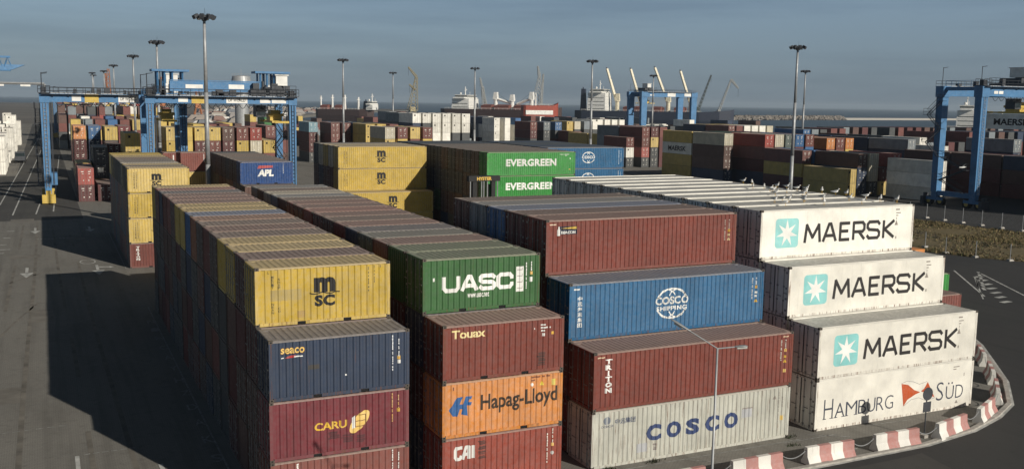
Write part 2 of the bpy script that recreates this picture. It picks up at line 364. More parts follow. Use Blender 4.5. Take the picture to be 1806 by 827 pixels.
class Ink:
    """flat artwork in wall coordinates (u from the left end, z from the floor), folded onto the corrugation"""
    def __init__(s): s.v = []; s.f = []
    def text(s, body, x0, z0, x1, z1, bold=.02, sp=1., skew=0.):
        v, f = fit(glyphs(body, bold, sp), x0, z0, x1, z1, skew); n = len(s.v); s.v += v; s.f += [tuple(i+n for i in q) for q in f]; return s
    def poly(s, pts): n = len(s.v); s.v += list(pts); s.f.append(tuple(range(n, n+len(pts)))); return s
    def rect(s, x0, z0, x1, z1): return s.poly([(x0,z0),(x1,z0),(x1,z1),(x0,z1)])
    def stroke(s, pts, w, closed=False):
        for a, b in zip(pts, pts[1:]+(pts[:1] if closed else [])):
            dx, dz = b[0]-a[0], b[1]-a[1]; l = math.hypot(dx, dz) or 1; nx, nz = -dz/l*w/2, dx/l*w/2; ex, ez = dx/l*w*.3, dz/l*w*.3
            s.poly([(a[0]-ex-nx, a[1]-ez-nz), (b[0]+ex-nx, b[1]+ez-nz), (b[0]+ex+nx, b[1]+ez+nz), (a[0]-ex+nx, a[1]-ez+nz)])
        return s
    def ellipse(s, cx, cz, rx, rz, rot=0., n=28):
        c, q = math.cos(rot), math.sin(rot)
        return s.poly([(cx+rx*math.cos(t)*c-rz*math.sin(t)*q, cz+rx*math.cos(t)*q+rz*math.sin(t)*c) for t in [2*math.pi*i/n for i in range(n)]])
    def marks(s, x, z0, z1, w=.05, seed=1):
        """a column of stencilled figures too small to read"""
        r = random.Random(seed); z = z1
        while z > z0:
            h = r.uniform(.05, .11); s.rect(x-w/2*r.uniform(.6,1), z-h, x+w/2*r.uniform(.6,1), z-.012); z -= h+r.choice((0,0,.02,.07))
        return s
    def put(s, t, kit, col, name='lettering', lift=.004, label=None, flat=False):
        """link the artwork to the thing; pieces that stand far apart become parts of their own"""
        V, Fc = s.v, s.f; s.v = []; s.f = []
        if t is None: return
        par = list(range(len(V)))
        def root(i):
            while par[i] != i: par[i] = par[par[i]]; i = par[i]
            return i
        for q in Fc:
            for i in q[1:]: par[root(i)] = root(q[0])
        ids = {}      # pieces that overlap lie a hair apart
        for i in range(len(V)): ids.setdefault(root(i), len(ids))
        comp = [ids[root(i)] for i in range(len(V))]; k = len(ids)
        lo = [[9e9, 9e9] for _ in range(k)]; hi = [[-9e9, -9e9] for _ in range(k)]
        for c, (x, z) in zip(comp, V): lo[c] = [min(lo[c][0], x), min(lo[c][1], z)]; hi[c] = [max(hi[c][0], x), max(hi[c][1], z)]
        size = [max(h[0]-l[0], h[1]-l[1]) for l, h in zip(lo, hi)]; cl = list(range(k))
        def cr(i):
            while cl[i] != i: cl[i] = cl[cl[i]]; i = cl[i]
            return i
        for i in range(k):
            for j in range(i):
                gx = max(0, lo[i][0]-hi[j][0], lo[j][0]-hi[i][0]); gz = max(0, lo[i][1]-hi[j][1], lo[j][1]-hi[i][1])
                if math.hypot(gx, gz) <= max(.019, .47*max(size[i], size[j])): cl[cr(i)] = cr(j)
        pr = None if (kit is KRF or flat) else kit.pr
        for c0 in sorted(set(cr(i) for i in range(k))):
            bm = bmesh.new(); vv = {}
            for i, (x, z) in enumerate(V):
                if cr(comp[i]) == c0: vv[i] = bm.verts.new((x-kit.L/2, -(comp[i] % 6)*.0003, z))
            for q in Fc:
                if q[0] in vv:
                    try: bm.faces.new([vv[i] for i in q])
                    except ValueError: pass
            if pr:
                xs = [v.co.x for v in bm.verts]; a, b = min(xs), max(xs)
                for x, d in pr:
                    if a < x < b: bmesh.ops.bisect_plane(bm, geom=bm.verts[:]+bm.edges[:]+bm.faces[:], plane_co=(x,0,0), plane_no=(1,0,0), dist=1e-5)
            for v in bm.verts: v.co.y += -WD/2+.014+(fold_at(pr, v.co.x) if pr else 0)-lift
            bmesh.ops.recalc_face_normals(bm, faces=bm.faces[:])
            me = bpy.data.meshes.new(name); bm.to_mesh(me); bm.free(); me.materials.append(M['decal'])
            link(name, me, t, colour=col)

I = Ink()
STAR = lambda cx, cz, R_, r_, n=7: [(cx+(R_ if i % 2 == 0 else r_)*math.sin(math.pi*i/n), cz+(R_ if i % 2 == 0 else r_)*math.cos(math.pi*i/n)) for i in range(2*n)]
def rrect(x0, z0, x1, z1, r, n=5):
    out = []
    for cx, cz, a in ((x1-r, z1-r, 0), (x0+r, z1-r, 90), (x0+r, z0+r, 180), (x1-r, z0+r, 270)):
        out += [(cx+r*math.cos(rad(a+90*i/n)), cz+r*math.sin(rad(a+90*i/n))) for i in range(n+1)]
    return out
MAE = {'M': [[(.0,0),(.1,1),(.5,.25),(.9,1),(1,0)]], 'A': [[(0,0),(.42,1),(.58,1),(1,0)], [(.2,.3),(.8,.3)]],
 'E': [[(1,1),(.1,1),(.1,0),(1,0)], [(.1,.52),(.85,.52)]], 'R': [[(.1,0),(.1,1),(.85,1),(1,.85),(1,.58),(.86,.44),(.1,.44)], [(.55,.44),(1,0)]],
 'S': [[(1,.86),(.86,1),(.14,1),(0,.86),(0,.66),(.14,.53),(.86,.47),(1,.34),(1,.14),(.86,0),(.14,0),(0,.14)]], 'K': [[(.1,0),(.1,1)], [(1,1),(.2,.5),(1,0)]]}
def strokes(word, tab, x0, z0, x1, z1, w, gap=.28):
    lw = {'M': 1.2, 'E': .8, 'K': .95}; tot = sum(lw.get(c, 1) for c in word)+gap*(len(word)-1); u = (x1-x0)/tot; x = x0
    for c in word:
        cw = lw.get(c, 1)*u
        for pl in tab[c]: I.stroke([(x+a*cw, z0+w/2+b*(z1-z0-w)) for a, b in pl], w)
        x += cw+gap*u
def maersk(t, kit):
    I.poly(rrect(1.1, .62, 2.85, 2.36, .22)).put(t, kit, (.24,.60,.60), 'logo_panel')
    I.poly(STAR(1.975, 1.49, .83, .30)).put(t, kit, WHT, 'star', .0075)
    strokes('MAERSK', MAE, 3.36, .80, 10.5, 2.0, .2); I.put(t, kit, INK)
    I.rect(10.62,2.56,10.95,2.64).rect(10.66,2.36,11.05,2.42).rect(10.66,2.2,10.85,2.26).rect(10.7,1.98,10.74,2.12).poly([(10.58,1.62),(10.86,1.62),(10.72,1.95)]).rect(10.7,.76,10.8,.92).put(t, kit, (.28,.25,.22), 'lettering')
def msc(t, kit, dx=0., s=1., cz=1.3, small=True):
    c = 3.05+dx; q = s
    I.text('m', c-.5*q, cz+.06*q, c+.5*q, cz+.74*q, .06)
    I.stroke([(c+(-.68+1.36*i/12)*q, cz+.02*q+.035*q*math.sin(i*1.05+2.6)) for i in range(13)], .05*q)
    I.text('SC', c-.47*q, cz-.58*q, c+.47*q, cz-.06*q, .055, 1.08); I.put(t, kit, BLACK, 'logo')
def side_cols(t, kit, col, xs, zs, gold=True, seed=3):
    for x, (a, b) in zip(xs, zs): I.marks(x, a, b, .06, seed+int(x*10))
    I.put(t, kit, col, 'lettering')
    if gold: I.rect(xs[-1]-.06, zs[-1][0]-.22, xs[-1]+.07, zs[-1][0]-.06).put(t, kit, (.65,.38,.05), 'label_plate')

ORD = ['front','second','third','fourth','fifth','sixth','seventh','eighth','ninth','tenth','eleventh','twelfth','thirteenth','fourteenth','fifteenth','sixteenth','seventeenth','eighteenth','nineteenth']
TIER = ['bottom','second from bottom','third from bottom','top']
def lab(colname, tier, slot, row, extra=''):
    tn = TIER[tier]
    return f"{colname} container{extra}, {tn} of the {ORD[slot]} stack in {row}"
XA, XB, XC, XD = 0., 7.568, 15.282, 29.35
PY = 2.57
# ---- row A: leftmost long row of twenty-foot boxes
ROOF_A = 'ydyyBrBmbyyrprSay'; MIX = 'dBkdBSkrBdkkn'
for k in range(18):
    yf = -.03+PY*k
    for t_ in range(4):
        if k == 0:
            if t_ == 3: continue
            ck = 'pcS'[t_]
        elif t_ == 3: ck = ROOF_A[k-1]
        else: ck = R.choice(MIX)
        special = {(0,0):'brick red container at ground level under the crimson one in the front corner stack',
          (0,1):'crimson container with gold lettering and oval box emblem in the front corner stack',
          (0,2):'faded navy container with yellow lettering on the crimson one at the front corner',
          (1,3):'yellow container with large black emblem and dark patches, topmost at the front corner'}
        lb = special.get((k,t_)) or lab(C[ck][1], t_, k, 'the leftmost long row')
        o = near(K20, f'A{k}.{t_}', XA, yf, t_*2.591, ck, lb, 'containers of the leftmost long row', flip=(k > 1 and R.random() < .5))
        if (k,t_) == (1,3):
            msc(o, K20, .0, .98, 1.3)
            for i, ch in enumerate('MEDIT'): I.text(ch, .70, 2.21-.115*i-.1, .80, 2.21-.115*i, .015)
            for i, ch in enumerate('NEAN'): I.text(ch, .70, 1.02-.125*i-.1, .80, 1.02-.125*i, .015)
            for i, ch in enumerate('SHIP'): I.text(ch, .98 if ch != 'I' else 1.02, 2.1-.125*i-.1, 1.08 if ch != 'I' else 1.05, 2.1-.125*i, .015)
            for i, ch in enumerate('CO'): I.text(ch, .98, .82-.13*i-.1, 1.08, .82-.13*i, .015)
            I.marks(5.05,1.2,2.37,.05).marks(5.32,1.7,2.43,.04).rect(.55,2.3,.57,2.42).rect(.55,2.3,.62,2.32).rect(5.6,2.3,5.62,2.42); I.put(o, K20, (.08,.07,.04), 'lettering')
            I.rect(.66,1.1,2.02,1.58).put(o, K20, (.40,.29,.07), 'repainted_patch', .0025); I.rect(1.82,.3,2.16,.6).put(o, K20, (.42,.28,.09), 'repainted_patch', .0025)
        if (k,t_) == (0,2):
            I.text('seaco', .47, 1.96, 1.51, 2.25, .04).put(o, K20, (.10,.03,.02), 'lettering', .003); I.text('seaco', .49, 1.99, 1.48, 2.23, .02).put(o, K20, GOLD, 'lettering', .0075)
            I.poly([(.66,1.80),(1.0,1.80),(1.12,1.92),(.76,1.88)]).put(o, K20, (.4,.03,.03), 'lettering'); I.rect(.5,1.80,.62,1.84).rect(1.04,1.82,1.4,1.87).put(o, K20, WHT, 'lettering')
            side_cols(o, K20, (.7,.72,.75), (5.3,5.58), ((.9,2.38),(1.5,2.2))); I.rect(5.53,1.1,5.66,1.26).rect(3.2,.8,3.27,.87).put(o, K20, WHT, 'lettering')
            I.rect(1.6,1.22,2.1,1.42).put(o, K20, (.06,.055,.05), 'scuff_mark', .0025)
        if (k,t_) == (0,1):
            I.text('CARU', 1.87, 1.12, 3.28, 1.46, .03).put(o, K20, GOLD)
            I.ellipse(3.83, 1.30, .60, .27, rad(48)).put(o, K20, GOLD, 'logo')
            I.poly([(3.5,1.02),(3.64,1.07),(3.64,1.62),(3.5,1.5)]).put(o, K20, WHT, 'logo', .007)
            I.stroke([(3.64,1.09),(3.64,1.6),(4.1,1.6),(4.1,1.12)], .03, True).stroke([(3.64,1.33),(4.1,1.35)], .03).put(o, K20, (.2,.08,.03), 'logo', .009)
            side_cols(o, K20, (.6,.35,.12), (5.3,5.58), ((1.15,2.4),(1.75,2.3)))
            for x, z, a in ((2.7,.92,.5),(3.3,.72,.6),(3.9,.62,.4)): I.marks(x, z-.2, z+.1, a, int(x*9))
            I.put(o, K20, (.085,.02,.025), 'scuff_mark', .0025)
        if (k,t_) == (0,0):
            I.marks(1.13,2.1,2.42,.1,5).marks(5.3,1.2,2.45,.06,6).marks(5.58,1.6,2.3,.06,7).put(o, K20, WHT, 'lettering')
# ---- row B
ROOF_B = 'uurGSpBrarpBgeBgg'
for k in range(17):
    yf = -.17+PY*k
    for t_ in range(4):
        if k == 0:
            if t_ == 3: continue
            ck = 'ahp'[t_]
        elif t_ == 3: ck = {'G':'x'}.get(ROOF_B[k-1], ROOF_B[k-1])
        else: ck = R.choice(MIX)
        special = {(0,0):'brick red container with white rounded letters, at ground level below the orange one',
          (0,1):'bright orange container with black lettering and blue emblem, third from the top in its stack',
          (0,2):'red-brown container with pale yellow lettering, directly under the green one',
          (1,3):'dark green container with wide white lettering, topmost of the second row front'}
        lb = special.get((k,t_)) or lab(C[ck][1], t_, k, 'the second long row')
        o = near(K20, f'B{k}.{t_}', XB, yf, t_*2.591, ck, lb, 'containers of the second long row', flip=(k > 1 and R.random() < .5))
        if (k,t_) == (1,3):
            UA = {'U': [[(0,1),(0,.2),(.15,0),(.85,0),(1,.2),(1,1)]], 'A': MAE['A'], 'S': MAE['S'], 'C': [[(1,.72),(1,.82),(.84,1),(.16,1),(0,.82),(0,.18),(.16,0),(.84,0),(1,.18),(1,.28)]]}
            strokes('UASC', UA, 1.06, .92, 4.56, 1.72, .19, .3); I.put(o, K20, WHT)
            I.text('www.uasc.net', 2.25, .62, 3.36, .86, .02).put(o, K20, WHT)
            I.rect(4.78,.74,5.2,1.96).put(o, K20, WHT, 'logo_panel')
            for i in range(4): I.stroke([(4.86,.9+.3*i),(5.12,.9+.3*i),(5.12,1.0+.3*i)], .035)
            I.put(o, K20, (.3,.28,.25), 'lettering', .007)
            side_cols(o, K20, WHT, (5.33,5.6), ((.92,2.15),(1.75,2.18))); I.rect(5.53,1.18,5.66,1.42).rect(.5,1.5,.6,1.66).put(o, K20, WHT, 'lettering')
        if (k,t_) == (0,2):
            I.text('Touax', .42, 1.95, 2.06, 2.34, .028).put(o, K20, (.74,.6,.25))
            I.rect(4.86,2.2,5.1,2.26).rect(4.86,2.06,5.22,2.13).rect(5.3,2.06,5.36,2.13).rect(4.88,1.92,5.06,1.99).rect(4.94,1.7,5.06,1.84).rect(4.5,2.05,4.55,2.12).put(o, K20, WHT, 'lettering')
            I.rect(5.42,1.74,5.54,1.88).put(o, K20, (.65,.38,.05), 'label_plate'); I.marks(4.9,.35,.95,.5,4).put(o, K20, (.07,.035,.03), 'scuff_mark', .0025)
        if (k,t_) == (0,1):
            I.poly([(.32,1.30),(.72,1.86),(1.0,1.86),(.84,1.52),(1.0,1.52),(1.12,1.86),(1.46,1.86),(1.40,1.72),(1.3,1.72),(1.26,1.6),(1.44,1.58),(1.38,1.44),(1.2,1.44),(1.24,.96),(.92,1.06),(.98,1.3),(.84,1.3),(.72,.98),(.5,1.02)]).put(o, K20, (.025,.12,.34), 'logo')
            I.text('Hapag-Lloyd', 1.86, .92, 5.80, 1.86, .022).put(o, K20, (.045,.03,.02))
            I.rect(4.42,2.34,4.9,2.42).rect(4.98,2.34,5.12,2.42).rect(5.2,2.34,5.4,2.42).rect(4.42,2.2,4.62,2.27).rect(.5,2.2,.56,2.36).put(o, K20, (.2,.06,.02), 'lettering')
            I.poly([(4.86,1.96),(5.08,1.96),(4.97,2.16)]).put(o, K20, (.75,.62,.1), 'label_plate'); I.rect(5.5,1.9,5.68,2.2).put(o, K20, (.75,.62,.1), 'label_plate'); I.ellipse(4.46,2.04,.07,.08).put(o, K20, WHT, 'lettering')
        if (k,t_) == (0,0):
            CA = {'C': [[(1,1),(.2,1),(0,.8),(0,.2),(.2,0),(.75,0),(.9,.2)]], 'A': [[(0,0),(.5,1),(1,1),(1,0)],[(.3,.35),(1,.35)]], 'I': [[(.5,0),(.5,1)]]}
            strokes('CAI', CA, .64, 1.5, 1.66, 2.16, .15, .2); I.put(o, K20, WHT)
            side_cols(o, K20, (.75,.7,.62), (5.3,5.58), ((.8,2.2),(1.75,2.4))); I.ellipse(5.58,1.2,.08,.09).put(o, K20, (.5,.5,.48), 'label_plate'); I.marks(1.95,1.5,2.3,.4,8).put(o, K20, (.09,.045,.04), 'scuff_mark', .0025)
# ---- row C: forty-foot boxes, stepped back tier by tier
ROOF_C = ['p','d','b','g','B']
for k in range(7):
    yf = -.2+2.555*k
    for t_ in range(4):
        first = {0:0, 1:0, 2:1, 3:2}[t_]
        if k < first: continue
        ck = ['l','p','q','p'][t_] if k == first else (ROOF_C[k-2] if t_ == 3 else R.choice('pdbBSkr'))
        special = {(0,0):'rust-streaked off-white container with spaced navy letters on the ground behind the street lamp',
         (0,1):'red-brown forty-foot container with vertical white letters, on the off-white one',
         (1,2):'blue forty-foot container with white globe emblem, one step back on the red-brown one',
         (2,3):'brown-red forty-foot container with small lighthouse badge, topmost of the stepped row'}
        lb = special.get((k,t_)) or lab(C[ck][1]+' forty-foot', t_, k, 'the stepped row')
        o = near(K40, f'C{k}.{t_}', XC, yf, t_*2.8975, ck, lb, 'forty-foot containers of the stepped row')
        if (k,t_) == (2,3):
            I.rect(.72,2.1,1.82,2.52).put(o, K40, (.015,.02,.045), 'logo_panel'); I.rect(.66,2.04,.82,2.36).poly([(.69,2.36),(.79,2.36),(.77,2.52),(.71,2.52)]).put(o, K40, WHT, 'logo', .007)
            I.poly([(.86,2.42),(1.8,2.36),(1.8,2.5)]).put(o, K40, (.6,.4,.06), 'logo', .007); I.text('BEACON', .9, 2.13, 1.74, 2.28, .03).put(o, K40, WHT, 'lettering', .007)
            side_cols(o, K40, (.62,.5,.42), (11.42,11.7), ((1.3,2.5),(2.0,2.5))); I.rect(11.64,1.55,11.76,1.68).poly([(11.6,1.3),(11.8,1.3),(11.7,1.48)]).put(o, K40, (.6,.45,.2), 'lettering'); I.rect(.2,2.6,.6,2.66).put(o, K40, (.65,.5,.35), 'lettering')
        if (k,t_) == (1,2):
            cx, cz = 6.16, 1.47
            for a0, a1 in ((24,156),(204,336)): I.stroke([(cx+.98*math.cos(rad(a)), cz+.78*math.sin(rad(a))) for a in range(a0,a1+1,12)], .085)
            for rx in (.42,):
                for a0, a1 in ((36,144),(216,324)): I.stroke([(cx-.32+.62*math.cos(rad(a)), cz+.74*math.sin(rad(a))) for a in range(a0,a1+1,12)], .06); I.stroke([(cx+.32+.62*math.cos(rad(a)), cz+.74*math.sin(rad(a))) for a in range(a0,a1+1,12)], .06)
            I.put(o, K40, WHT, 'logo'); I.text('COSCO', 5.12, 1.42, 7.2, 1.84, .035, 1.06).put(o, K40, WHT); I.text('SHIPPING', 5.2, 1.1, 7.1, 1.33, .03, 1.1).put(o, K40, WHT)
            for i, ch in enumerate('中远海运集团'): I.text(ch, .48, 2.22-.27*i-.22, .74, 2.22-.27*i, .02)
            I.put(o, K40, WHT)
            side_cols(o, K40, (.7,.72,.75), (11.42,11.68), ((1.3,2.5),(2.1,2.5))); I.rect(11.62,1.6,11.76,1.72).rect(11.62,1.4,11.74,1.52).put(o, K40, (.7,.7,.66), 'lettering'); I.poly([(11.58,1.12),(11.82,1.12),(11.7,1.3)]).put(o, K40, (.65,.4,.05), 'label_plate'); I.rect(.25,2.55,.6,2.62).put(o, K40, WHT, 'lettering')
        if (k,t_) == (0,1):
            for i, ch in enumerate('TRITON'): I.text(ch, .66 if ch != 'I' else .78, 2.53-.285*i-.25, 1.02 if ch != 'I' else .88, 2.53-.285*i, .05)
            for i in (0,2,3): I.rect(.76, 2.53-.285*i-.25, .92, 2.53-.285*i-.22)
            I.put(o, K40, WHT); side_cols(o, K40, (.75,.7,.62), (11.42,11.7), ((1.4,2.5),(2.05,2.5)))
            I.rect(11.64,1.5,11.76,1.64).poly([(11.6,1.25),(11.8,1.25),(11.7,1.44)]).rect(11.62,.72,11.78,.9).put(o, K40, (.65,.42,.06), 'label_plate'); I.rect(.2,2.6,.62,2.66).rect(11.5,2.62,11.9,2.68).put(o, K40, (.6,.45,.3), 'lettering')
        if (k,t_) == (0,0) and o:
            for ch in o.children:
                if ch.name.startswith('wall'): ch.material_slots[0].link = 'OBJECT'; ch.material_slots[0].material = M['oldwhite']
            for i, ch in enumerate('COSCO'): I.text(ch, 3.14+1.19*i, 1.0, 3.14+1.19*i+(.88 if ch != 'S' else .82), 1.84, .055)
            I.put(o, K40, (.03,.055,.16)); I.text('中远集团', 1.3, 2.12, 2.5, 2.4, .015).put(o, K40, (.05,.07,.14))
            I.ellipse(.85,2.36,.2,.2).put(o, K40, (.22,.25,.3), 'logo'); I.rect(.83,2.14,.88,2.56).put(o, K40, (.6,.6,.55), 'logo', .007); I.text('COSCO', .52, 2.02, 1.22, 2.12, .02).put(o, K40, (.05,.07,.14))
            I.marks(11.45,1.0,2.6,.05,9).marks(11.7,1.7,2.3,.06,2).poly([(11.05,2.2),(11.3,2.2),(11.18,2.42)]).put(o, K40, (.3,.27,.24), 'lettering'); I.rect(11.6,1.0,11.78,1.26).put(o, K40, (.65,.42,.05), 'label_plate')
            I.marks(3.66,.55,.85,.25,6).marks(9.4,1.9,1.98,.9,3).put(o, K40, (.22,.19,.18), 'scuff_mark', .003); I.rect(2.6,.5,3.2,.95).rect(9.0,1.45,9.7,1.9).put(o, K40, (.40,.41,.43), 'repainted_patch', .0025)
# ---- row D: refrigerated forty-foot boxes, stepped back tier by tier
for k in range(12):
    yf = -.14+2.6*k
    for t_ in range(4):
        first = {0:0, 1:0, 2:1, 3:2}[t_]
        if k < first: continue
        special = {(0,0):'white refrigerated container with serif lettering and red flag emblem behind the round sign',
         (0,1):'white refrigerated container with teal star panel, lowest of the three star panel ones',
         (1,2):'white refrigerated container with teal star panel, middle of the three star panel ones',
         (2,3):'white refrigerated container with teal star panel, topmost with gulls on its roof'}
        ck = 'w'
        lb = special.get((k,t_)) or lab('white refrigerated', t_, k, 'the white row at right')
        o = near(KRF, f'D{k}.{t_}', XD, yf, t_*2.8975, ck, lb, 'refrigerated containers of the white row', 'refrigerated_container')
        if (k,t_) in ((2,3),(1,2),(0,1)): maersk(o, KRF)
        if (k,t_) == (0,0):
            def serif(word, spans, z0, z1s):
                for ch, (a, b), z1 in zip(word, spans, z1s): I.text(ch, a, z0, b, z1, -.012 if ch not in 'AMU' else -.008)
            xs = [.62,1.42,2.22,3.14,3.82,4.5,5.16]; ws = [.66,.72,.84,.6,.6,.58,.64]
            serif('HAMBURG', [(a,a+b) for a, b in zip(xs, ws)], .62, [1.72]+[1.42]*6); serif('SUD', [(9.22,9.8),(10.0,10.66),(10.8,11.44)], .62, [1.72,1.42,1.42])
            I.ellipse(10.2,1.58,.06,.06).ellipse(10.48,1.58,.06,.06)
            for x in (.62,1.12,1.42,1.98,2.22,2.9): I.rect(x-.06,.60,x+.2,.64)
            I.put(o, KRF, (.05,.06,.09))
            I.poly([(6.36,1.98),(6.9,1.86),(7.4,1.5),(7.9,1.32),(7.5,1.22),(6.9,.98),(6.62,.62)]).poly([(8.46,1.86),(8.2,1.5),(7.95,1.36),(8.25,1.26),(8.6,1.1),(9.1,.86)]).put(o, KRF, (.52,.09,.02), 'flag_emblem')
            I.stroke([(6.36,2.0),(6.8,2.1),(7.3,2.0),(7.8,1.8),(8.4,1.9)], .025).stroke([(6.65,.64),(7.2,.95),(7.8,1.0),(8.4,.75),(9.1,.84)], .025).put(o, KRF, (.35,.33,.32), 'flag_outline')
            I.rect(10.5,2.5,11.0,2.56).rect(10.5,2.36,10.75,2.42).rect(11.4,1.9,11.46,2.1).poly([(10.8,.3),(11.06,.3),(10.93,.5)]).put(o, KRF, (.3,.27,.24), 'lettering')

# ---- block behind: yellow-fronted block, maroon pair, blue block, yellow forties, green and blue forties
def block(key, kit, x0, y0, pitch, n, tiers, colf, rowname, skip=lambda k, t: False, special={}):
    out = {}
    for k in range(n):
        for t_ in range(tiers):
            if skip(k, t_): continue
            ck = colf(k, t_)
            lb = special.get((k,t_)) or lab(C[ck][1], t_, k, rowname)
            out[(k,t_)] = near(kit, f'{key}{k}.{t_}', x0, y0+pitch*k, t_*kit.H, ck, lb, 'containers of '+rowname, flip=False)
    return out
E1 = block('E', K20, -.35, 67.5, 2.5, 12, 4, lambda k,t: 'ryyy'[t] if k == 0 else (R.choice('ykeB') if t == 3 else R.choice(MIX)), 'the far yellow block',
  special={(0,0):'brick brown container with vertical white letters, at the foot of the yellow stack', (0,1):'yellow container resting on the brick brown one, lowest of the three yellow', (0,2):'yellow container with a small seal mark, middle of the three yellow', (0,3):'yellow container with black emblem, topmost of the far left yellow stack'})
for t_ in (1,2,3):
    if E1.get((0,t_)):
        msc(E1[(0,t_)], K20, -.25, .95, 1.25); I.marks(.62,.5,2.1,.12,3).marks(.86,.5,2.2,.1,4).put(E1[(0,t_)], K20, (.1,.07,.03), 'lettering')
if E1.get((0,0)):
    for i, ch in enumerate('TRITON'): I.text(ch, .62 if ch != 'I' else .74, 2.25-.25*i-.22, .98 if ch != 'I' else .84, 2.25-.25*i, .04)
    I.put(E1[(0,0)], K20, WHT)
E2 = block('G', K20, 6.28, 97.4, 2.5, 1, 4, lambda k,t: 'ryyp'[t], 'the short stack by the mast',
  special={(0,3):'maroon red container topping the short stack by the tall lamp mast', (0,2):'yellow container half in shadow under the maroon red one', (0,1):'yellow container low in the short stack by the tall lamp mast', (0,0):'red-brown container at the foot of the short stack by the tall lamp mast'})
if E2.get((0,2)): msc(E2[(0,2)], K20, -.3, .95, 1.3)
if E2.get((0,3)): I.rect(1.25,1.5,1.4,2.2).rect(5.2,1.2,5.28,2.3).rect(5.5,1.5,5.6,2.3).put(E2[(0,3)], K20, WHT, 'lettering')
E3 = block('H', K20, 12.3, 72.4, 2.6, 10, 4, lambda k,t: 'A' if (k,t) == (1,3) else ('B' if t == 2 and k == 0 else (R.choice('BkB') if t == 3 else R.choice(MIX))), 'the royal blue fronted block', skip=lambda k,t: k == 0 and t == 3,
  special={(1,3):'royal blue container with white italic letters, topmost of its block below the right gantry leg'})
if E3.get((1,3)):
    o = E3[(1,3)]; I.text('APL', 1.95, .88, 3.78, 1.68, .06, .95, .12).put(o, K20, WHT)
    I.poly([(1.95,1.78),(3.72,1.88),(3.72,2.14),(2.1,2.14)]).put(o, K20, (.42,.03,.03), 'logo'); I.marks(4.93,1.2,2.4,.08,3).put(o, K20, (.7,.72,.75), 'lettering')
E4 = block('J', K40, 26.5, 82.35, 2.57, 6, 4, lambda k,t: 'y' if k <= 1 else (R.choice('yek') if t == 3 else R.choice(MIX)), 'the yellow forty-foot block', skip=lambda k,t: k == 0 and t >= 2,
  special={(1,3):'yellow forty-foot container with black emblem, topmost of the yellow trio', (1,2):'yellow forty-foot container with black emblem, middle of the yellow trio', (0,1):'yellow forty-foot container one step forward, lowest of the yellow trio', (0,0):'yellow forty-foot container at ground level in front of the yellow trio', (1,1):'yellow forty-foot container hidden behind the lowest of the trio', (1,0):'yellow forty-foot container at ground level under the yellow trio'})
for key in ((1,3),(1,2),(0,1),(0,0)):
    if E4.get(key): msc(E4[key], K40, 2.8+(.75 if key[0] == 0 else 0), 1.18, 1.45); I.marks(.85,.6,2.3,.1,2).marks(1.15,.7,2.2,.1,5).put(E4[key], K40, (.12,.08,.03), 'lettering')
E5 = block('L', K40, 40.3, 68.4, 2.57, 13, 4, lambda k,t: 'v' if k == 0 else (R.choice('kBk') if t == 3 else R.choice('kSukB')), 'the bright green fronted block',
  special={(0,3):'bright green forty-foot container with bold white lettering, topmost of the green pair', (0,2):'bright green forty-foot container seen behind the lift truck mast, under the topmost green one', (0,1):'bright green forty-foot container low in the green fronted stack', (0,0):'bright green forty-foot container at ground level of the green fronted stack'})
for t_ in range(4):
    o = E5.get((0,t_))
    if o: I.text('EVERGREEN', 2.55, 1.12, 9.5, 2.02, .045, 1.08).put(o, K40, WHT); I.rect(10.0,2.5,10.5,2.56).rect(10.6,2.5,11.3,2.56).rect(10.7,2.36,11.0,2.42).rect(11.4,1.9,11.5,2.1).put(o, K40, WHT, 'lettering'); I.rect(11.3,.6,11.5,.72).put(o, K40, (.65,.4,.05), 'label_plate')
E6 = block('N', K40, 53.45, 78., 2.57, 9, 4, lambda k,t: 'q' if k == 0 else (R.choice('kkS') if t == 3 else R.choice('kSq')), 'the blue globe fronted block',
  special={(0,3):'blue forty-foot container with white globe emblem, right of the topmost bright green one', (0,2):'blue forty-foot container with white globe emblem, one below the far blue one', (0,1):'blue forty-foot container second from the ground right of the green ones', (0,0):'blue forty-foot container on the ground right of the green ones'})
for t_ in range(4):
    o = E6.get((0,t_))
    if o:
        cx, cz = 6.5, 1.5
        for a0, a1 in ((24,156),(204,336)):
            I.stroke([(cx+.98*math.cos(rad(a)), cz+.74*math.sin(rad(a))) for a in range(a0,a1+1,12)], .1)
            I.stroke([(cx-.3+.6*math.cos(rad(a)), cz+.7*math.sin(rad(a))) for a in range(a0+12,a1-11,12)], .07); I.stroke([(cx+.3+.6*math.cos(rad(a)), cz+.7*math.sin(rad(a))) for a in range(a0+12,a1-11,12)], .07)
        I.text('COSCO', 5.45, 1.34, 7.55, 1.74, .035, 1.06).put(o, K40, WHT); I.marks(11.4,.6,2.5,.1,2).marks(11.75,.9,2.4,.08,3).put(o, K40, (.6,.68,.75), 'lettering')
# three single boxes at right, beyond the white row
near(K20, 'X0', 53.6, 15.9, 0, 'p', 'red-brown single container standing right of the white row', 'single containers by the road')
near(K20, 'X1', 61.0, 23.4, 0, 'v', 'bright green single container standing behind the red-brown single one', 'single containers by the road')
near(K20, 'X2', 71.3, 35.4, 0, 'o', 'orange single container with dusty red roof near the dry grass', 'single containers by the road')
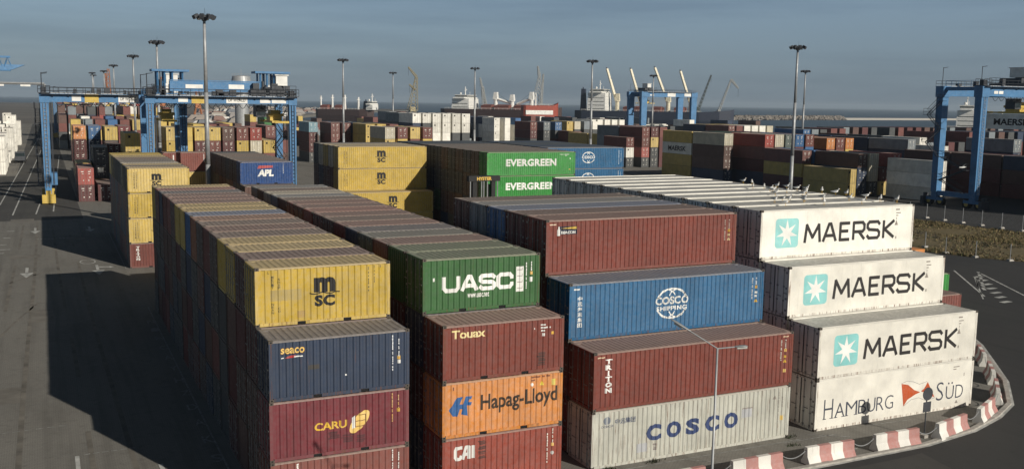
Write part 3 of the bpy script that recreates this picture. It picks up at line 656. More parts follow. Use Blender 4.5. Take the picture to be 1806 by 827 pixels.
# ------------------------------------------------------------------ containers of the yard (door ends face the camera)
HY = 2.82
def make_yard(L, H, variant):
    g = MB(); h = H-.014; w = WD/2; n = round(L/.28); p = L/n; pts = []
    for i in range(n):
        a = -L/2+i*p; pts += [(a, 0), (a+.3*p, 0), (a+.45*p, DEP), (a+.8*p, DEP), (a+.95*p, 0)]
    pts.append((L/2, 0))
    for s_ in (-1, 1):
        sheet(g, pts, lambda y, d: (s_*(w-.014-d), y, .15), lambda y, d: (s_*(w-.014-d), y, h-.1))
        x0, x1 = sorted((s_*w, s_*(w-.07))); g.box(x0, -L/2, h-.1, x1, L/2, h-.03); g.box(x0, -L/2, .01, x1, L/2, .15)
    g.box(-w+.07, -L/2+.02, h-.07, w-.07, L/2-.02, h-.04, 1)
    for sx in (-1, 1):
        for q in (-1, 1):
            x0, x1 = sorted((sx*(w+.004), sx*(w-.13))); y0, y1 = sorted((q*(L/2+.004), q*(L/2-.13))); g.box(x0, y0, 0, x1, y1, h)
    g.face([(-w+.1, L/2-.03, .1), (-w+.1, L/2-.03, h), (w-.1, L/2-.03, h), (w-.1, L/2-.03, .1)])
    y = -L/2+.04
    g.box(-w+.13, y-.01, .02, w-.13, y+.05, .17); g.box(-w+.13, y-.01, h-.15, w-.13, y+.05, h-.02)
    for s_ in (-1, 1):
        a, b = sorted((s_*.015, s_*(w-.14))); g.box(a, y, .18, b, y+.04, h-.16)
        hh = (h-.44)/4
        for i in range(4): g.box(a+.1, y-.02, .24+i*hh, b-.1, y+.001, .2+(i+1)*hh-.06)
        for q in (.3, .8): g.tube((s_*q, y-.05, .1), (s_*q, y-.05, h-.08), .022, None, 5, 2)
        if variant == 0:
            for q, z, sx, sz in ((.55,h-.6,.5,.16),(.5,h-.95,.34,.12),(.62,1.25,.3,.14),(.42,.75,.22,.2),(.7,h-.35,.18,.1)):
                if s_ > 0 or q < .6: g.cbox(s_*q, y-.026, z, sx*.8, .006, sz*.8, 3)
        elif s_ < 0: g.cbox(-.55, y-.026, h-.62, .34, .006, .42, 4)
    return g.data('yard_container', [M['paint'], M['roof'], M['gear'], M['decalw'], M['dark']])
M['decalw'] = plain('white_stencil', (.70,.68,.62), .6)
YK = {(12.192, 0): make_yard(12.192, HY, 0), (12.192, 1): make_yard(12.192, HY, 1), (6.058, 0): make_yard(6.058, HY, 0), (6.058, 1): make_yard(6.058, HY, 1)}
YID = [0]
def yard(cid, x, y, z, ck, label, group, L=12.192, h=HY):
    """x = left side, y = door end"""
    col, cn = C[ck]; kf = R.uniform(.9,1.08)
    if KEEP is not None and cid not in KEEP: stack_box(L, h, x+WD/2, y+L/2, z, col, True); return None
    nm = 'refrigerated_container' if ck == 'w' else 'shipping_container'
    o = link(nm, YK[(L, 1 if ck in 'yw' else 0)], None, (x+WD/2, y+L/2, z), 0, tuple(c*kf for c in col))
    if h != HY: o.scale.z = h/HY
    tag(o, label, 'container', group); o['cid'] = cid; return o
LEVEL = {1:['only tier'],2:['lower tier','upper tier'],3:['bottom tier','middle tier','top tier'],4:['bottom tier','second tier','third tier','top tier'],5:['bottom tier','second tier','third tier','fourth tier','top tier']}
ROWS = {}
def stacks(row, where, lst, h=HY, L=12.192, back=0, backmix='rdByngku'):
    """lst: (x, y, 'colours top to bottom')"""
    for i, (x, y, cols) in enumerate(lst):
        n = len(cols)
        for t_, ck in enumerate(reversed(cols)):
            pos = 'leftmost' if i == 0 else ('rightmost' if i == len(lst)-1 else ORD[i]+'-from-left')
            if len(lst) == 1: pos = 'single'
            lb = f"{C[ck][1]} container, {LEVEL[n][t_]} of {pos} stack {where}"
            yard(f'{row}{i}.{t_}', x, y, t_*h, ck, lb, 'containers '+where, L, h)
        for b in range(1, back+1):
            for t_ in range(n):
                ck = R.choice(backmix)
                lb = f"{C[ck][1]} container, {LEVEL[n][t_]}, {'one bay' if b == 1 else 'two bays'} behind {pos} stack {where}"
                yard(f'{row}{i}b{b}.{t_}', x, y+(L+.45)*b, t_*h, ck, lb, 'containers '+where, L, h)
# right-hand field
stacks('Ra', 'facing the roofs with gulls', [(133.4,143,'eBBn')])
for t_, ck in enumerate('yywy'):
    o = yard(f'Rab.{t_}', 133.4, 155.7, t_*HY, ck, f"{C[ck][1]} container in shade, {LEVEL[4][t_]} of the stack around the dark lettered white one", 'containers facing the roofs with gulls')
    if ck == 'w' and o: SHADE_TEXT = o
stacks('Rb', 'in the mixed bright far-right row', [(138.5,135,'Rrdn'),(141.4,135,'eBrd'),(144.4,135,'xxkn'),(147.3,135,'bdrk'),(150.3,135,'rbdk')], back=1)
stacks('Rc', 'under the mixed bright row at far right', [(136.4,120.4,'ryd'),(139.4,120.4,'brd')])
stacks('Re', 'with two orange doors far right', [(158.2,136.6,'orBd'),(161.2,136.6,'rrdB'),(164.1,136.6,'oynd')], h=2.591, back=1)
stacks('Rf', 'of yellow boxes stepping down at far right', [(133.5,104.5,'yy')]); stacks('Rg', 'of dark brown boxes left of the cream doors', [(139.5,107.8,'Bnn')])
stacks('Rh', 'beside the grey shaded reefers', [(142.4,107.6,'eek')]); stacks('Ri', 'with red above yellow by the shaded reefers', [(145.2,107.2,'ry')]); stacks('Rj', 'with red top just left of the gantry', [(148.2,107.2,'Rdn')])
stacks('Rk', 'behind the right gantry crane', [(175.8,128.7,'gnnn'),(191.6,139.5,'wBkB')], h=2.591, back=2, backmix='nnkB')
stacks('Rl', 'in the far row before the water', [(189.9,214,'rdkB'),(193,214,'rBdk'),(196.1,214,'wwkB'),(199.2,214,'wwwk'),(202.3,214,'wkdB'),(205.4,214,'edkB')], back=1)
stacks('Rm', 'in the far row by the paired lamp masts', [(185.6,175,'bndk'),(188.7,175,'gkdB'),(191.8,175,'kkdB')]); stacks('Rn', 'in the red pair by water', [(204.6,184.3,'rdkB'),(208,184.3,'rkBd')], back=1)
stacks('Ro', 'under the right gantry crane', [(181.4,105.1,'gnBB')]); stacks('Rp', 'low in front of the right gantry crane', [(176,104.1,'rB')], back=0)
stacks('Rq', 'of shaded reefers beside the right gantry', [(144.7,92.9,'www')], h=2.591); stacks('Rr', 'of tall shaded reefers beside the right gantry', [(187.4,129.2,'www')], h=2.8975)
stacks('Rs', 'in the dark block behind right gantry', [(167,84,'nBd'),(170,84,'BdB')], back=2, backmix='nBdB')
# middle field
stacks('Ma', 'of red doors beyond the blue containers', [(143.7,193.2,'rrRk'),(146.7,193.2,'dykk'),(149.6,193.2,'rddd')], back=1)
stacks('Mb', 'low before the red doors', [(138.6,193.2,'rwk')]); stacks('Mc', 'half in shadow beyond the blue globe containers', [(150.2,243.5,'rdd')]); stacks('Md', 'of olive boxes beyond the globe containers', [(144.3,212.4,'yyy')], back=1, backmix='yyk')
stacks('Me', 'with tall yellow doors', [(159.5,266,'yyyk'),(162.6,266,'ekkd'),(166.5,266,'gkBd'),(170,266,'wkBd')]); stacks('Mf', 'of small white doors by the mid lamp mast', [(190,302,'wkdB'),(193.2,302,'wkdB'),(196.6,302,'wBdk'),(200,302,'wkdB'),(203.5,302,'wdkB')])
stacks('Mh', 'of red and grey doors beside tall yellow doors', [(139.6,255,'rdkk'),(144.6,255,'gkkk'),(149,255,'bkdB')]); stacks('Mi', 'of tall white doors', [(158.6,326,'wwww'),(163.4,326,'wwww'),(168.2,326,'bwww'),(172.4,326,'wwk')], back=1, backmix='nnw')
stacks('Mj', 'with one red door beside tall white doors', [(134.6,317,'rdn')]); stacks('Mk', 'in the white-topped row before the ships', [(88.7,229.5,'wnkrd'),(91.8,229.5,'wkdrB'),(94.9,229.5,'wwwwd'),(98,229.5,'wwwwd'),(101.1,229.5,'wwkBd'),(104.2,229.5,'wwkBd')], back=1, backmix='nkg')
stacks('Ml', 'with pale end before the far quay', [(93.4,264.8,'gkBdn'),(97.2,264.8,'rdkBn')]); stacks('Mm', 'with red end left of the white row', [(113,312,'rdkB')]); stacks('Mn', 'of paired red ends before the far quay', [(105.3,320,'rdkB'),(108.7,320,'rdkB')])
stacks('Mo', 'of yellow and red doors beyond the yellow trio', [(66.1,186,'eyyd'),(69.3,186,'rydk'),(72.5,186,'yrdk'),(75.7,186,'rykd')], back=0); stacks('Mp', 'behind the yellow and red doors', [(70.3,215.3,'yyyd'),(73.5,215.3,'ydky'),(77,215.3,'rdkB')], back=1)
stacks('Mq', 'of red doors left of the yellow trio', [(64.3,228.2,'rrdk'),(67.4,228.2,'rrkd')]); stacks('Mr', 'with pale teal door by the gantry leg', [(59.8,235.1,'tddk')], back=0)
# field under the left gantry cranes
stacks('La', 'of brown and yellow doors under gantry cranes', [(15.6,179.5,'yyrd'),(18.5,179.5,'yydB'),(21.4,179.5,'ydrk'),(24.3,179.5,'yrdB'),(27.2,179.5,'BdrB'),(30.2,179.5,'ryBd'),(33.1,179.5,'Redk')], back=0)
stacks('Lb', 'beside the brown doors at the gantry leg', [(36.2,180.7,'yrd'),(39.3,181.5,'rBd')]); stacks('Lc', 'of one red-brown end behind the gantry leg', [(39.8,196,'rdkB')])
stacks('Ld', 'one bay behind the brown doors', [(21,207,'yykB'),(24.8,207,'yyrB'),(27.8,207,'rydB'),(30.9,207,'rkdB'),(33.9,220.8,'yrdk')]); stacks('Lf', 'with a green door below the yellow spreader', [(60.5,300,'Gdkr'),(64.2,300,'rdkB')]); stacks('Lg', 'with a lone yellow door in the distance', [(66,355,'yrdk')])
stacks('Lh', 'with yellow ends under the far spreader', [(24.1,278.8,'yyrd'),(27.1,278.8,'yyed')])
stacks('Li', 'at the left end of the gantry field', [(-2.95,139,'Rd'),(.05,139,'d')]); stacks('Lj', 'just behind the red doors at the left end', [(-2.7,152.4,'yd'),(.1,152.4,'kky')]); stacks('Lk', 'in the tall row behind the left red doors', [(-2.1,190,'oddB'),(.9,190,'bnnk'),(3.8,183,'ykdB'),(6.9,190,'crdB')])
stacks('Ll', 'with shaded yellow doors behind the far yellow block', [(5.,144.2,'yyBd')]); stacks('Lm', 'with one triangular sunlit red door', [(3.2,166,'dBk')])
stacks('Ln', 'far along the left gantry field', [(3.1,297,'wryd'),(6.2,297,'rrkd'),(10.3,300,'brdk'),(13.4,300,'rydk'),(16.6,300,'Byrk')]); stacks('Lo', 'farther along the left gantry field', [(-1,252,'yyrd'),(2,252,'gyrd'),(5.1,252,'rydB'),(8.3,252,'bryd'),(11.4,252,'rdBy'),(14.6,252,'yrdk')])
# white refrigerated boxes at the far left edge
for b, (y0, cols) in enumerate([(205,[(-18.2,3),(-21.2,3),(-24.2,3)]),(224,[(-18.4,3),(-21.4,3),(-24.4,3)]),(248,[(-18.3,1)]),(268,[(-18,3),(-21,3),(-24,4),(-27,3)]),(305,[(-18,4),(-21,3),(-24,4),(-27,3),(-30,3)]),(350,[(-17.5,3),(-20.5,4),(-23.5,3),(-26.5,4),(-30,3)])]):
    for i, (x, n) in enumerate(cols):
        for t_ in range(n):
            yard(f'Wf{b}.{i}.{t_}', x, y0, t_*HY, 'w', f"white container, {LEVEL[n][t_]} of {['lane side','second','third','fourth','fifth'][i]} stack in {ORD[b]} white bay at left edge", 'refrigerated containers at the left edge')
# the rest of the field, too far off to tell apart one by one
fr = random.Random(3)
for y in list(range(322, 640, 14)):
    for x0 in range(-3, 34, 3):
        n = fr.choice((3,4,4,4,5,5))
        for t_ in range(n): stack_box(12.19, HY, x0+1.2+(y-322)*.012, y+6, t_*HY, C[fr.choice('rrrdBBynkgwbyR')][0], True)
for y in (330, 380, 440, 500):
    for x0 in range(45, 150, 4):
        if fr.random() < .6 and not (110 < x0+(y-330)*.3 < 0):
            for t_ in range(fr.choice((1,2,3))): stack_box(12.19, HY, x0+(y-330)*.35, y+6, t_*HY, C[fr.choice('rrdBgnky')][0], True)
for y in (345, 372, 395):
    for x0 in range(150, 290, 4):
        if fr.random() < .75:
            for t_ in range(fr.choice((2,3,3,4))): stack_box(12.19, HY, x0, y+6-(x0-150)*.35, t_*HY, C[fr.choice('rdBgnkkww')][0], True)
for y, xa, xb in ((205,225,330),(160,212,300)):
    for x0 in range(xa, xb, 4):
        for t_ in range(fr.choice((3,4,4))): stack_box(12.19, HY, x0, y, t_*HY, C[fr.choice('rdBgnkn')][0], True)
for x0 in range(147, 196, 3):      # unseen rows added outside the frame to shade the gantry lane
    for t_ in range(4): stack_box(12.19, HY, x0, 64+(x0-147)*.3, t_*HY, C['rdBn'[(x0+t_) % 4]][0], True)
if STACK.f:
    o = STACK.build('container_stacks', M['tint'], colattr=True); o['kind'] = 'stuff'; o['label'] = 'far and hidden rows of stacked containers in mixed colours'
# ------------------------------------------------------------------ ground, roads, water
def ground_mat(name, ca, cb, sc=.12, spots=(.05,.045,.04), rough=.9, streak=True, grid=None):
    m, t, b = nt(name); co = coords(t, rnd=False)
    n1 = noise(t, co, sc, 5, .6); n2 = noise(t, co, 1.3, 6, .7); n3 = noise(t, co, 14, 4, .7)
    c = mixc(t, ramp(t, n1, .35, .65), ca, cb)
    c = mixc(t, ramp(t, n2, .55, .75, 0, .45), c, spots)
    if grid:
        br = N(t, 'ShaderNodeTexBrick'); br.inputs['Scale'].default_value = grid; br.inputs['Mortar Size'].default_value = .035
        br.inputs['Color1'].default_value = (1,1,1,1); br.inputs['Color2'].default_value = (.86,.86,.87,1); br.inputs['Mortar'].default_value = (.62,.62,.62,1)
        t.links.new(co, br.inputs['Vector']); c = mixc(t, .8, c, br.outputs[0], 'MULTIPLY')
    if streak:
        st = coords(t, (1.1,.035,1), False); n4 = noise(t, st, 1., 4, .6); c = mixc(t, ramp(t, n4, .5, .72, 0, .38), c, spots)
    if grid:
        n5 = noise(t, coords(t, (.5,.16,1), False), .55, 6, .72); c = mixc(t, ramp(t, n5, .52, .7, 0, .3), c, spots)
        n6 = noise(t, co, .45, 3, .5); c = mixc(t, ramp(t, n6, .70, .78, 0, .4), c, (.05,.046,.042))
    c = mixc(t, ramp(t, n3, .3, .7, 0, .3), c, mixc(t, 1., c, (.6,.6,.6), 'MULTIPLY'))
    t.links.new(c, b.inputs['Base Color']); b.inputs['Roughness'].default_value = rough; b.inputs['Specular IOR Level'].default_value = .25
    return m
M['yardg'] = ground_mat('block_paving', (.255,.243,.218), (.222,.212,.192), .1, (.07,.064,.055), grid=2.2)
M['asph'] = ground_mat('dark_asphalt', (.046,.046,.047), (.056,.055,.054), .08, (.03,.03,.03))
M['paleasph'] = ground_mat('pale_asphalt', (.085,.082,.077), (.070,.068,.065), .1, (.045,.043,.04))
M['soil'] = ground_mat('dry_soil', (.19,.145,.075), (.13,.108,.055), .25, (.05,.045,.025), streak=False)
M['farland'] = ground_mat('far_quay', (.17,.155,.135), (.12,.11,.10), .01, (.07,.06,.055), streak=False)
M['line'] = plain('road_paint', (.42,.42,.40), .8, 0, .35, 1.5)
M['wornline'] = plain('worn_paint', (.24,.24,.23), .85, 0, .5, 4)
def sheet_poly(name, pts, z, mat):
    g = MB(); g.face([(x, y, z) for x, y in pts]); return struct(g.build(name, mat))
# quay: one sheet with a quay wall down to the water
q = MB(); edge = [(-1500,-400),(620,-400),(560,150),(430,330),(300,520),(215,640),(190,900),(420,1450),(700,1900),(300,2600),(-2500,2600),(-2500,-400)]
q.face([(x,y,0) for x,y in edge])
for (a, b) in zip(edge, edge[1:]+edge[:1]): q.face([(a[0],a[1],-6),(b[0],b[1],-6),(b[0],b[1],0),(a[0],a[1],0)])
struct(q.build('quay_ground', M['yardg']))
wm, wtr, wb = nt('sea_water'); co = coords(wtr, (.02,.05,.02), False); wn = noise(wtr, co, 1., 6, .65)
wtr.links.new(mixc(wtr, ramp(wtr, wn, .3, .7), (.030,.048,.066), (.045,.066,.085)), wb.inputs['Base Color'])
wb.inputs['Roughness'].default_value = .38; wb.inputs['Specular IOR Level'].default_value = .35
bp = N(wtr, 'ShaderNodeBump'); bp.inputs['Strength'].default_value = .6; bp.inputs['Distance'].default_value = 2.
wtr.links.new(noise(wtr, coords(wtr, (.09,.16,.1), False), 1., 6, .7), bp.inputs['Height']); wtr.links.new(bp.outputs[0], wb.inputs['Normal'])
M['sea'] = wm
g = MB(); g.face([(-16000,-2000,-3),(16000,-2000,-3),(16000,15000,-3),(-16000,15000,-3)]); struct(g.build('sea', wm))
sheet_poly('asphalt_road', [(-30,114),(-3.2,114),(-3.2,640),(-13.6,640),(-13.6,200),(-30,200)], .004, M['paleasph'])
curve = [(12,-4.45),(18,-4.42),(25.2,-4.35),(29.5,-4.3),(33.4,-4.25),(37.7,-3.6),(41.1,-2.5),(44,-1.1),(48.2,2.5),(51.8,6.4),(55.2,10.1),(59.5,16),(63.6,23),(67.5,31),(71,40),(74,50)]
sheet_poly('asphalt_road', [(12,-60),(300,-60),(300,-20),(150,20),(119.5,54),(119.5,120),(84,120),(78,70)]+curve[::-1], .004, M['asph'])
sheet_poly('asphalt_road', [(119.5,-20),(290,-60),(330,130),(84,130),(84,120),(119.5,120)], .006, M['asph'])
sheet_poly('pale_asphalt_patch', [(12,-5.2),(30.6,-5.0),(32.2,-4.9),(31.4,-9),(30,-40),(12,-40)], .008, M['paleasph'])  # wedge in a paler asphalt tone than the road around it
def ribbon(g, pts, w, z):
    P = [Vector((*p, 0)) for p in pts]
    for i in range(len(P)-1):
        def nrm(k):
            d = (P[min(k+1,len(P)-1)]-P[max(k-1,0)]).normalized(); return Vector((-d.y, d.x, 0))*w/2
        a, b = P[i], P[i+1]; na, nb = nrm(i), nrm(i+1)
        g.face([(a.x-na.x,a.y-na.y,z),(b.x-nb.x,b.y-nb.y,z),(b.x+nb.x,b.y+nb.y,z),(a.x+na.x,a.y+na.y,z)])
rdm = random.Random(9)
g = MB(); ribbon(g, curve, .17, .012); struct(g.build('edge_line', M['line']))
# shallow kerb band under the barriers
g = MB()
ins = [(x-.45 if i > 8 else x-.1, y+.32) for i, (x, y) in enumerate(curve)]
for (a, b), (c, d) in zip(zip(curve, curve[1:]), zip(ins, ins[1:])):
    a2 = (a[0]*.75+c[0]*.25, a[1]*.75+c[1]*.25); b2 = (b[0]*.75+d[0]*.25, b[1]*.75+d[1]*.25)
    g.face([(a2[0],a2[1],.0),(b2[0],b2[1],.0),(b2[0],b2[1],.11),(a2[0],a2[1],.11)]); g.face([(a2[0],a2[1],.11),(b2[0],b2[1],.11),(d[0],d[1],.11),(c[0],c[1],.11)]); g.face([(c[0],c[1],.11),(d[0],d[1],.11),(d[0],d[1],0),(c[0],c[1],0)])
struct(g.build('kerb', M['concrete']))
# tyre tracks, patches and drains
M['track'] = plain('tyre_track', (.145,.132,.112), .9, 0, .35, .8); M['patch'] = plain('patched_paving', (.165,.152,.132), .9, 0, .25, 1.)
g = MB()
for x0, y0, x1, y1, w in ((-11.6,0,-10.9,110,.28),(-9.7,0,-9.1,112,.28),(-6.4,4,-7.4,105,.26),(-4.6,4,-5.5,108,.26),(-13,60,-4,76,.22),(-13.4,30,-9,52,.2)):
    n = 9; P = [(x0+(x1-x0)*k/n+.07*math.sin(k*.9+x0), y0+(y1-y0)*k/n) for k in range(n+1)]
    for a, b in zip(P, P[1:]):
        if rdm.random() < .75: g.face([(a[0]-w/2,a[1],.006),(a[0]+w/2,a[1],.006),(b[0]+w/2,b[1],.006),(b[0]-w/2,b[1],.006)])
struct(g.build('tyre_tracks', M['track']))
g = MB()
for x, y, w, l in ((-12.4,22,2.6,3.4),(-9.4,44,1.6,5),(-11.8,78,3,2.4),(-5.9,88,2.2,6),(-12.6,112,3,4)): g.face([(x,y,.008),(x+w,y,.008),(x+w,y+l,.008),(x,y+l,.008)])
struct(g.build('patched_paving', M['patch']))
# painted markings
g = MB()
def line(a, b, w=.16, z=.012): ribbon(g, [a, b], w, z)
line((-14.7,137),(-9.7,419),.2); line((-12.5,121.3),(-8.4,330),.2); line((-9.4,121.9),(-8.9,137.1),.2); line((-7.0,125.1),(-3.9,280),.2); line((-17.6,180),(-16.4,240),.18)
def arrow(x, y, L=6.2):
    z = .012; g.face([(x-.14,y,z),(x+.14,y,z),(x+.14,y-L*.6,z),(x-.14,y-L*.6,z)][::-1]); g.face([(x-.62,y-L*.55,z),(x+.62,y-L*.55,z),(x,y-L,z)][::-1])
arrow(-9.4,105.1); arrow(-10,71.4); arrow(-2.85,104.3,5.4); arrow(-3.45,70.8)
g.face([(-3.3,69.2,.012),(-2.3,68.9,.012),(-2.3,69.4,.012),(-3.3,69.7,.012)]); g.face([(-2.3,68.5,.012),(-1.8,69.15,.012),(-2.3,69.8,.012)])
for i in range(14):
    t_ = rad(i*26); ribbon(g, [(-4.2+.75*math.cos(t_), 73.4+1.5*math.sin(t_)), (-4.2+.75*math.cos(t_+.45), 73.4+1.5*math.sin(t_+.45))], .14, .012)
for x, y, w in ((-12.3,102.4,.9),(-12.5,95.7,.8),(-12.7,89.6,.7),(-12.6,85.5,1.4),(-12.9,82.6,.9)): line((x-w/2,y),(x+w/2,y),.35)
for k in range(9): line((-9.2+.42*k,93.4),(-8.95+.42*k,93.5),.22)
line((-7.1,11.5),(-7.1,5),.2); line((-3.5,8.8),(-3.3,5),.2)
# hatching and lanes on the right road
for k in range(7):
    a = Vector((81.6-k*1.55, 31.4-k*1.75)); line((a.x,a.y),(a.x-1.3,a.y-.1),.55)
    a = Vector((80.6-k*1.3, 33.9-k*1.15)); line((a.x+3,a.y-.3),(a.x+2.1,a.y-1.3),.3)
line((81.8,35.2),(72,23.4),.18); line((83.4,33.4),(74.6,20),.18); line((80.5,31.5),(70.8,22.6),.14); line((79.5,30.5),(75,26.5),.12)
line((86,60),(112,16),.16); line((88.5,62),(118,14),.16); line((26.4,-3.0),(29.6,-3.05),.07)
struct(g.build('road_markings', M['line']))
g = MB(); line((-.55,47),(-.62,0),.09); line((-.75,97.5),(-.8,67.5),.09)
for k in range(6): line((-10.6+.55*k,16.5+.05*k),(-10.25+.55*k,16.62),.09); line((-6.8+.42*k,11.55+.03*k),(-6.5+.42*k,11.62),.1)
line((28.7,-.35),(30.6,-1.5),.08); line((26.6,-.9),(30.3,-.9),.07); line((14.9,-.6),(14.9,-2.4),.07); line((15.2,-.75),(28,-.75),.07); line((20.4,-.8),(21.9,-2.0),.07); line((33.3,-.5),(36,-.7),.07)
for y in range(84, 125, 3): line((-13.2+.1*math.sin(y),y),(-12.9,y+.1),.1)
struct(g.build('worn_markings', M['wornline']))
g = MB()   # bay letters painted at the foot of the leftmost row
for k, ch in enumerate('NIECAYHZDAKS'[::-1]):
    vv, ff = fit(glyphs(ch, .01), -1.15, 8.0+2.95*k, -.62, 9.1+2.95*k)
    g.grid([(x, y, .012) for x, y in vv], ff)
struct(g.build('worn_bay_marks', M['wornline']))
# gravel-brown strip with dry grass between road and gantry lane
sheet_poly('grass_verge', [(93.5,53),(90.2,46),(92.2,40.5),(97,33),(112,14),(124,16),(119,55),(117.2,74),(104,72)], .02, M['soil'])
gr = MB(); rr = random.Random(5)
import_poly = [(93.5,53),(90.2,46),(92.2,40.5),(97,33),(112,14),(124,16),(119,55),(117.2,74),(104,72)]
def inside(x, y, P):
    c = False; j = len(P)-1
    for i in range(len(P)):
        if (P[i][1] > y) != (P[j][1] > y) and x < (P[j][0]-P[i][0])*(y-P[i][1])/(P[j][1]-P[i][1])+P[i][0]: c = not c
        j = i
    return c
cnt = 0
while cnt < 22000:
    x, y = rr.uniform(90,124), rr.uniform(14,74)
    if not inside(x, y, import_poly): continue
    d = math.sin(x*.33+y*.21)+math.sin(y*.45-x*.2)
    if rr.random() > .45+.3*d: cnt += .25; continue
    cnt += 1; h = rr.uniform(.06,.24)*(1.5 if d > .8 else 1); a = rr.uniform(0,6.28); w = rr.uniform(.05,.14); lx, ly = rr.gauss(0,.15), rr.gauss(0,.15)
    gr.col = rr.choice(((.185,.138,.06),(.14,.118,.05),(.085,.088,.036),(.22,.165,.085),(.11,.082,.042)))
    gr.face([(x-w*math.cos(a),y-w*math.sin(a),.02),(x+w*math.cos(a),y+w*math.sin(a),.02),(x+lx,y+ly,.02+h)])
M['grass'], t_, b_ = nt('dry_grass'); a_ = N(t_, 'ShaderNodeAttribute', attribute_name='tint'); t_.links.new(a_.outputs['Color'], b_.inputs['Base Color']); b_.inputs['Roughness'].default_value = .9
o = gr.build('grass', M['grass'], colattr=True); o['kind'] = 'stuff'; o['label'] = 'dry brown and green grass on the verge by the right road'
wd = MB()
for cx, cy_ in ((18.9,-.45),(18.6,-.5),(27.6,-.35),(16.2,-.5),(26.8,-1.4)):
    for k in range(26):
        x, y = cx+rr.gauss(0,.16), cy_+rr.gauss(0,.09); a = rr.uniform(0,6.28); h = rr.uniform(.04,.24); wd.col = rr.choice(((.03,.045,.018),(.05,.06,.03),(.04,.04,.02)))
        wd.face([(x-.03*math.cos(a),y-.03*math.sin(a),.005),(x+.03*math.cos(a),y+.03*math.sin(a),.005),(x+rr.gauss(0,.07),y+rr.gauss(0,.07),h)])
o = wd.build('weeds', M['grass'], colattr=True); o['kind'] = 'stuff'; o['label'] = 'green weeds at the foot of the off-white container'

# ------------------------------------------------------------------ barriers, chains, sign, street lamp
M['bwhite'] = paint('barrier_white', .08, .5, .7, colour=(.74,.72,.67)); M['bred'] = paint('barrier_red', .1, .45, .7, colour=(.44,.215,.195))
PROF = [(-.31,0),(-.31,.13),(-.27,.2),(-.15,.42),(-.11,.88),(.11,.88),(.15,.42),(.27,.2),(.31,.13),(.31,0)]
def barrier_mesh(nb=4, L=3.0):
    g = MB()
    for b in range(nb):
        xa, xb = -L/2+b*L/nb, -L/2+(b+1)*L/nb; cuts = [xa, xb]
        foot = lambda x: .11 if .18 < abs(x)/(L/2) < .52 else 0
        xs = sorted(set([xa, xb]+[c for c in (-.26*L,-.24*L,-.11*L,-.09*L,.09*L,.11*L,.24*L,.26*L) if xa < c < xb]))
        for x0, x1 in zip(xs, xs[1:]):
            zf = .12 if .1 < abs((x0+x1)/2)/L < .25 else 0
            P = [(y, max(z, zf)) for y, z in PROF]; n = len(P)
            g.grid([(x0,y,z) for y,z in P]+[(x1,y,z) for y,z in P], [(i,n+i,n+i+1,i+1) for i in range(n-1)]+[(n-1,2*n-1,n,0)], 0 if b % 2 == 0 else 1)
    for x, s_ in ((-L/2,1),(L/2,-1)): P = [(x,y,z) for y,z in PROF]; g.face(P[::s_], 0 if x < 0 else 1)
    return g.data('barrier', [M['bwhite'], M['bred']])
bm_ = barrier_mesh()
BAR = [((16.3,-3.75),(19.3,-3.75)),((20.9,-3.75),(23.9,-3.75)),((25.5,-3.7),(28.5,-3.78)),((30.1,-3.68),(33.1,-3.75)),((34.6,-3.7),(37.5,-3.05)),((38.95,-2.75),(41.7,-1.5)),((43.1,-.75),(45.4,1.25)),((46.5,2.25),(48.7,4.4)),((49.9,5.65),(52,7.9))]
BL = ['just left of the street lamp','right beside the street lamp post','in front of the gap right of the off-white container','in front of the serif lettered container','right of the round sign','angled at the start of the bend','first seen edge on around the bend','second seen edge on around the bend','third around the bend, beside the white stack','fourth around the bend','last around the bend, half hidden by the white stack']
ends = []
for i, (a, b) in enumerate(BAR):
    a, b = Vector(a), Vector(b); d = b-a; c = (a+b)/2
    o = link('traffic_barrier', bm_, None, (c.x, c.y, .004 if i < 6 else .004), math.atan2(d.y, d.x)); tag(o, 'red and white striped concrete barrier '+BL[i], 'barrier', 'striped barriers along the kerb'); ends.append((a, b))
for i in range(len(ends)-1):
    a, b = ends[i][1], ends[i+1][0]; g = MB(); pts = []
    for k in range(13):
        t_ = k/12; p = a+(b-a)*t_; pts.append((p.x, p.y, .72-.36*4*t_*(1-t_)*.8))
    for p0, p1 in zip(pts, pts[1:]): g.tube(p0, p1, .022, None, 5)
    if i < 8:
        o = g.build('chain', M['steel']); tag(o, 'grey sagging chain, number %d from the left along the striped barriers' % (i+1), 'chain', 'chains between the barriers')
t = thing('road_sign', 'dark round sign with square plate on a thin pole behind the barriers', 'sign', (34.3,-3.15,0))
g = MB(); g.tube((0,0,0),(0,0,2.75),.035,None,8); g.build('pole', M['darksteel'], t)
g = MB(); g.tube((0,-.035,2.42),(0,-.06,2.42),.36,None,24); g.build('round_plate', M['darksteel'], t)
g = MB(); g.box(-.28,-.06,1.42,.28,-.036,1.98); g.build('square_plate', M['darksteel'], t)
g = MB(); g.box(-.18,-.18,0,.18,.18,.16); g.build('base_block', M['concrete'], t)
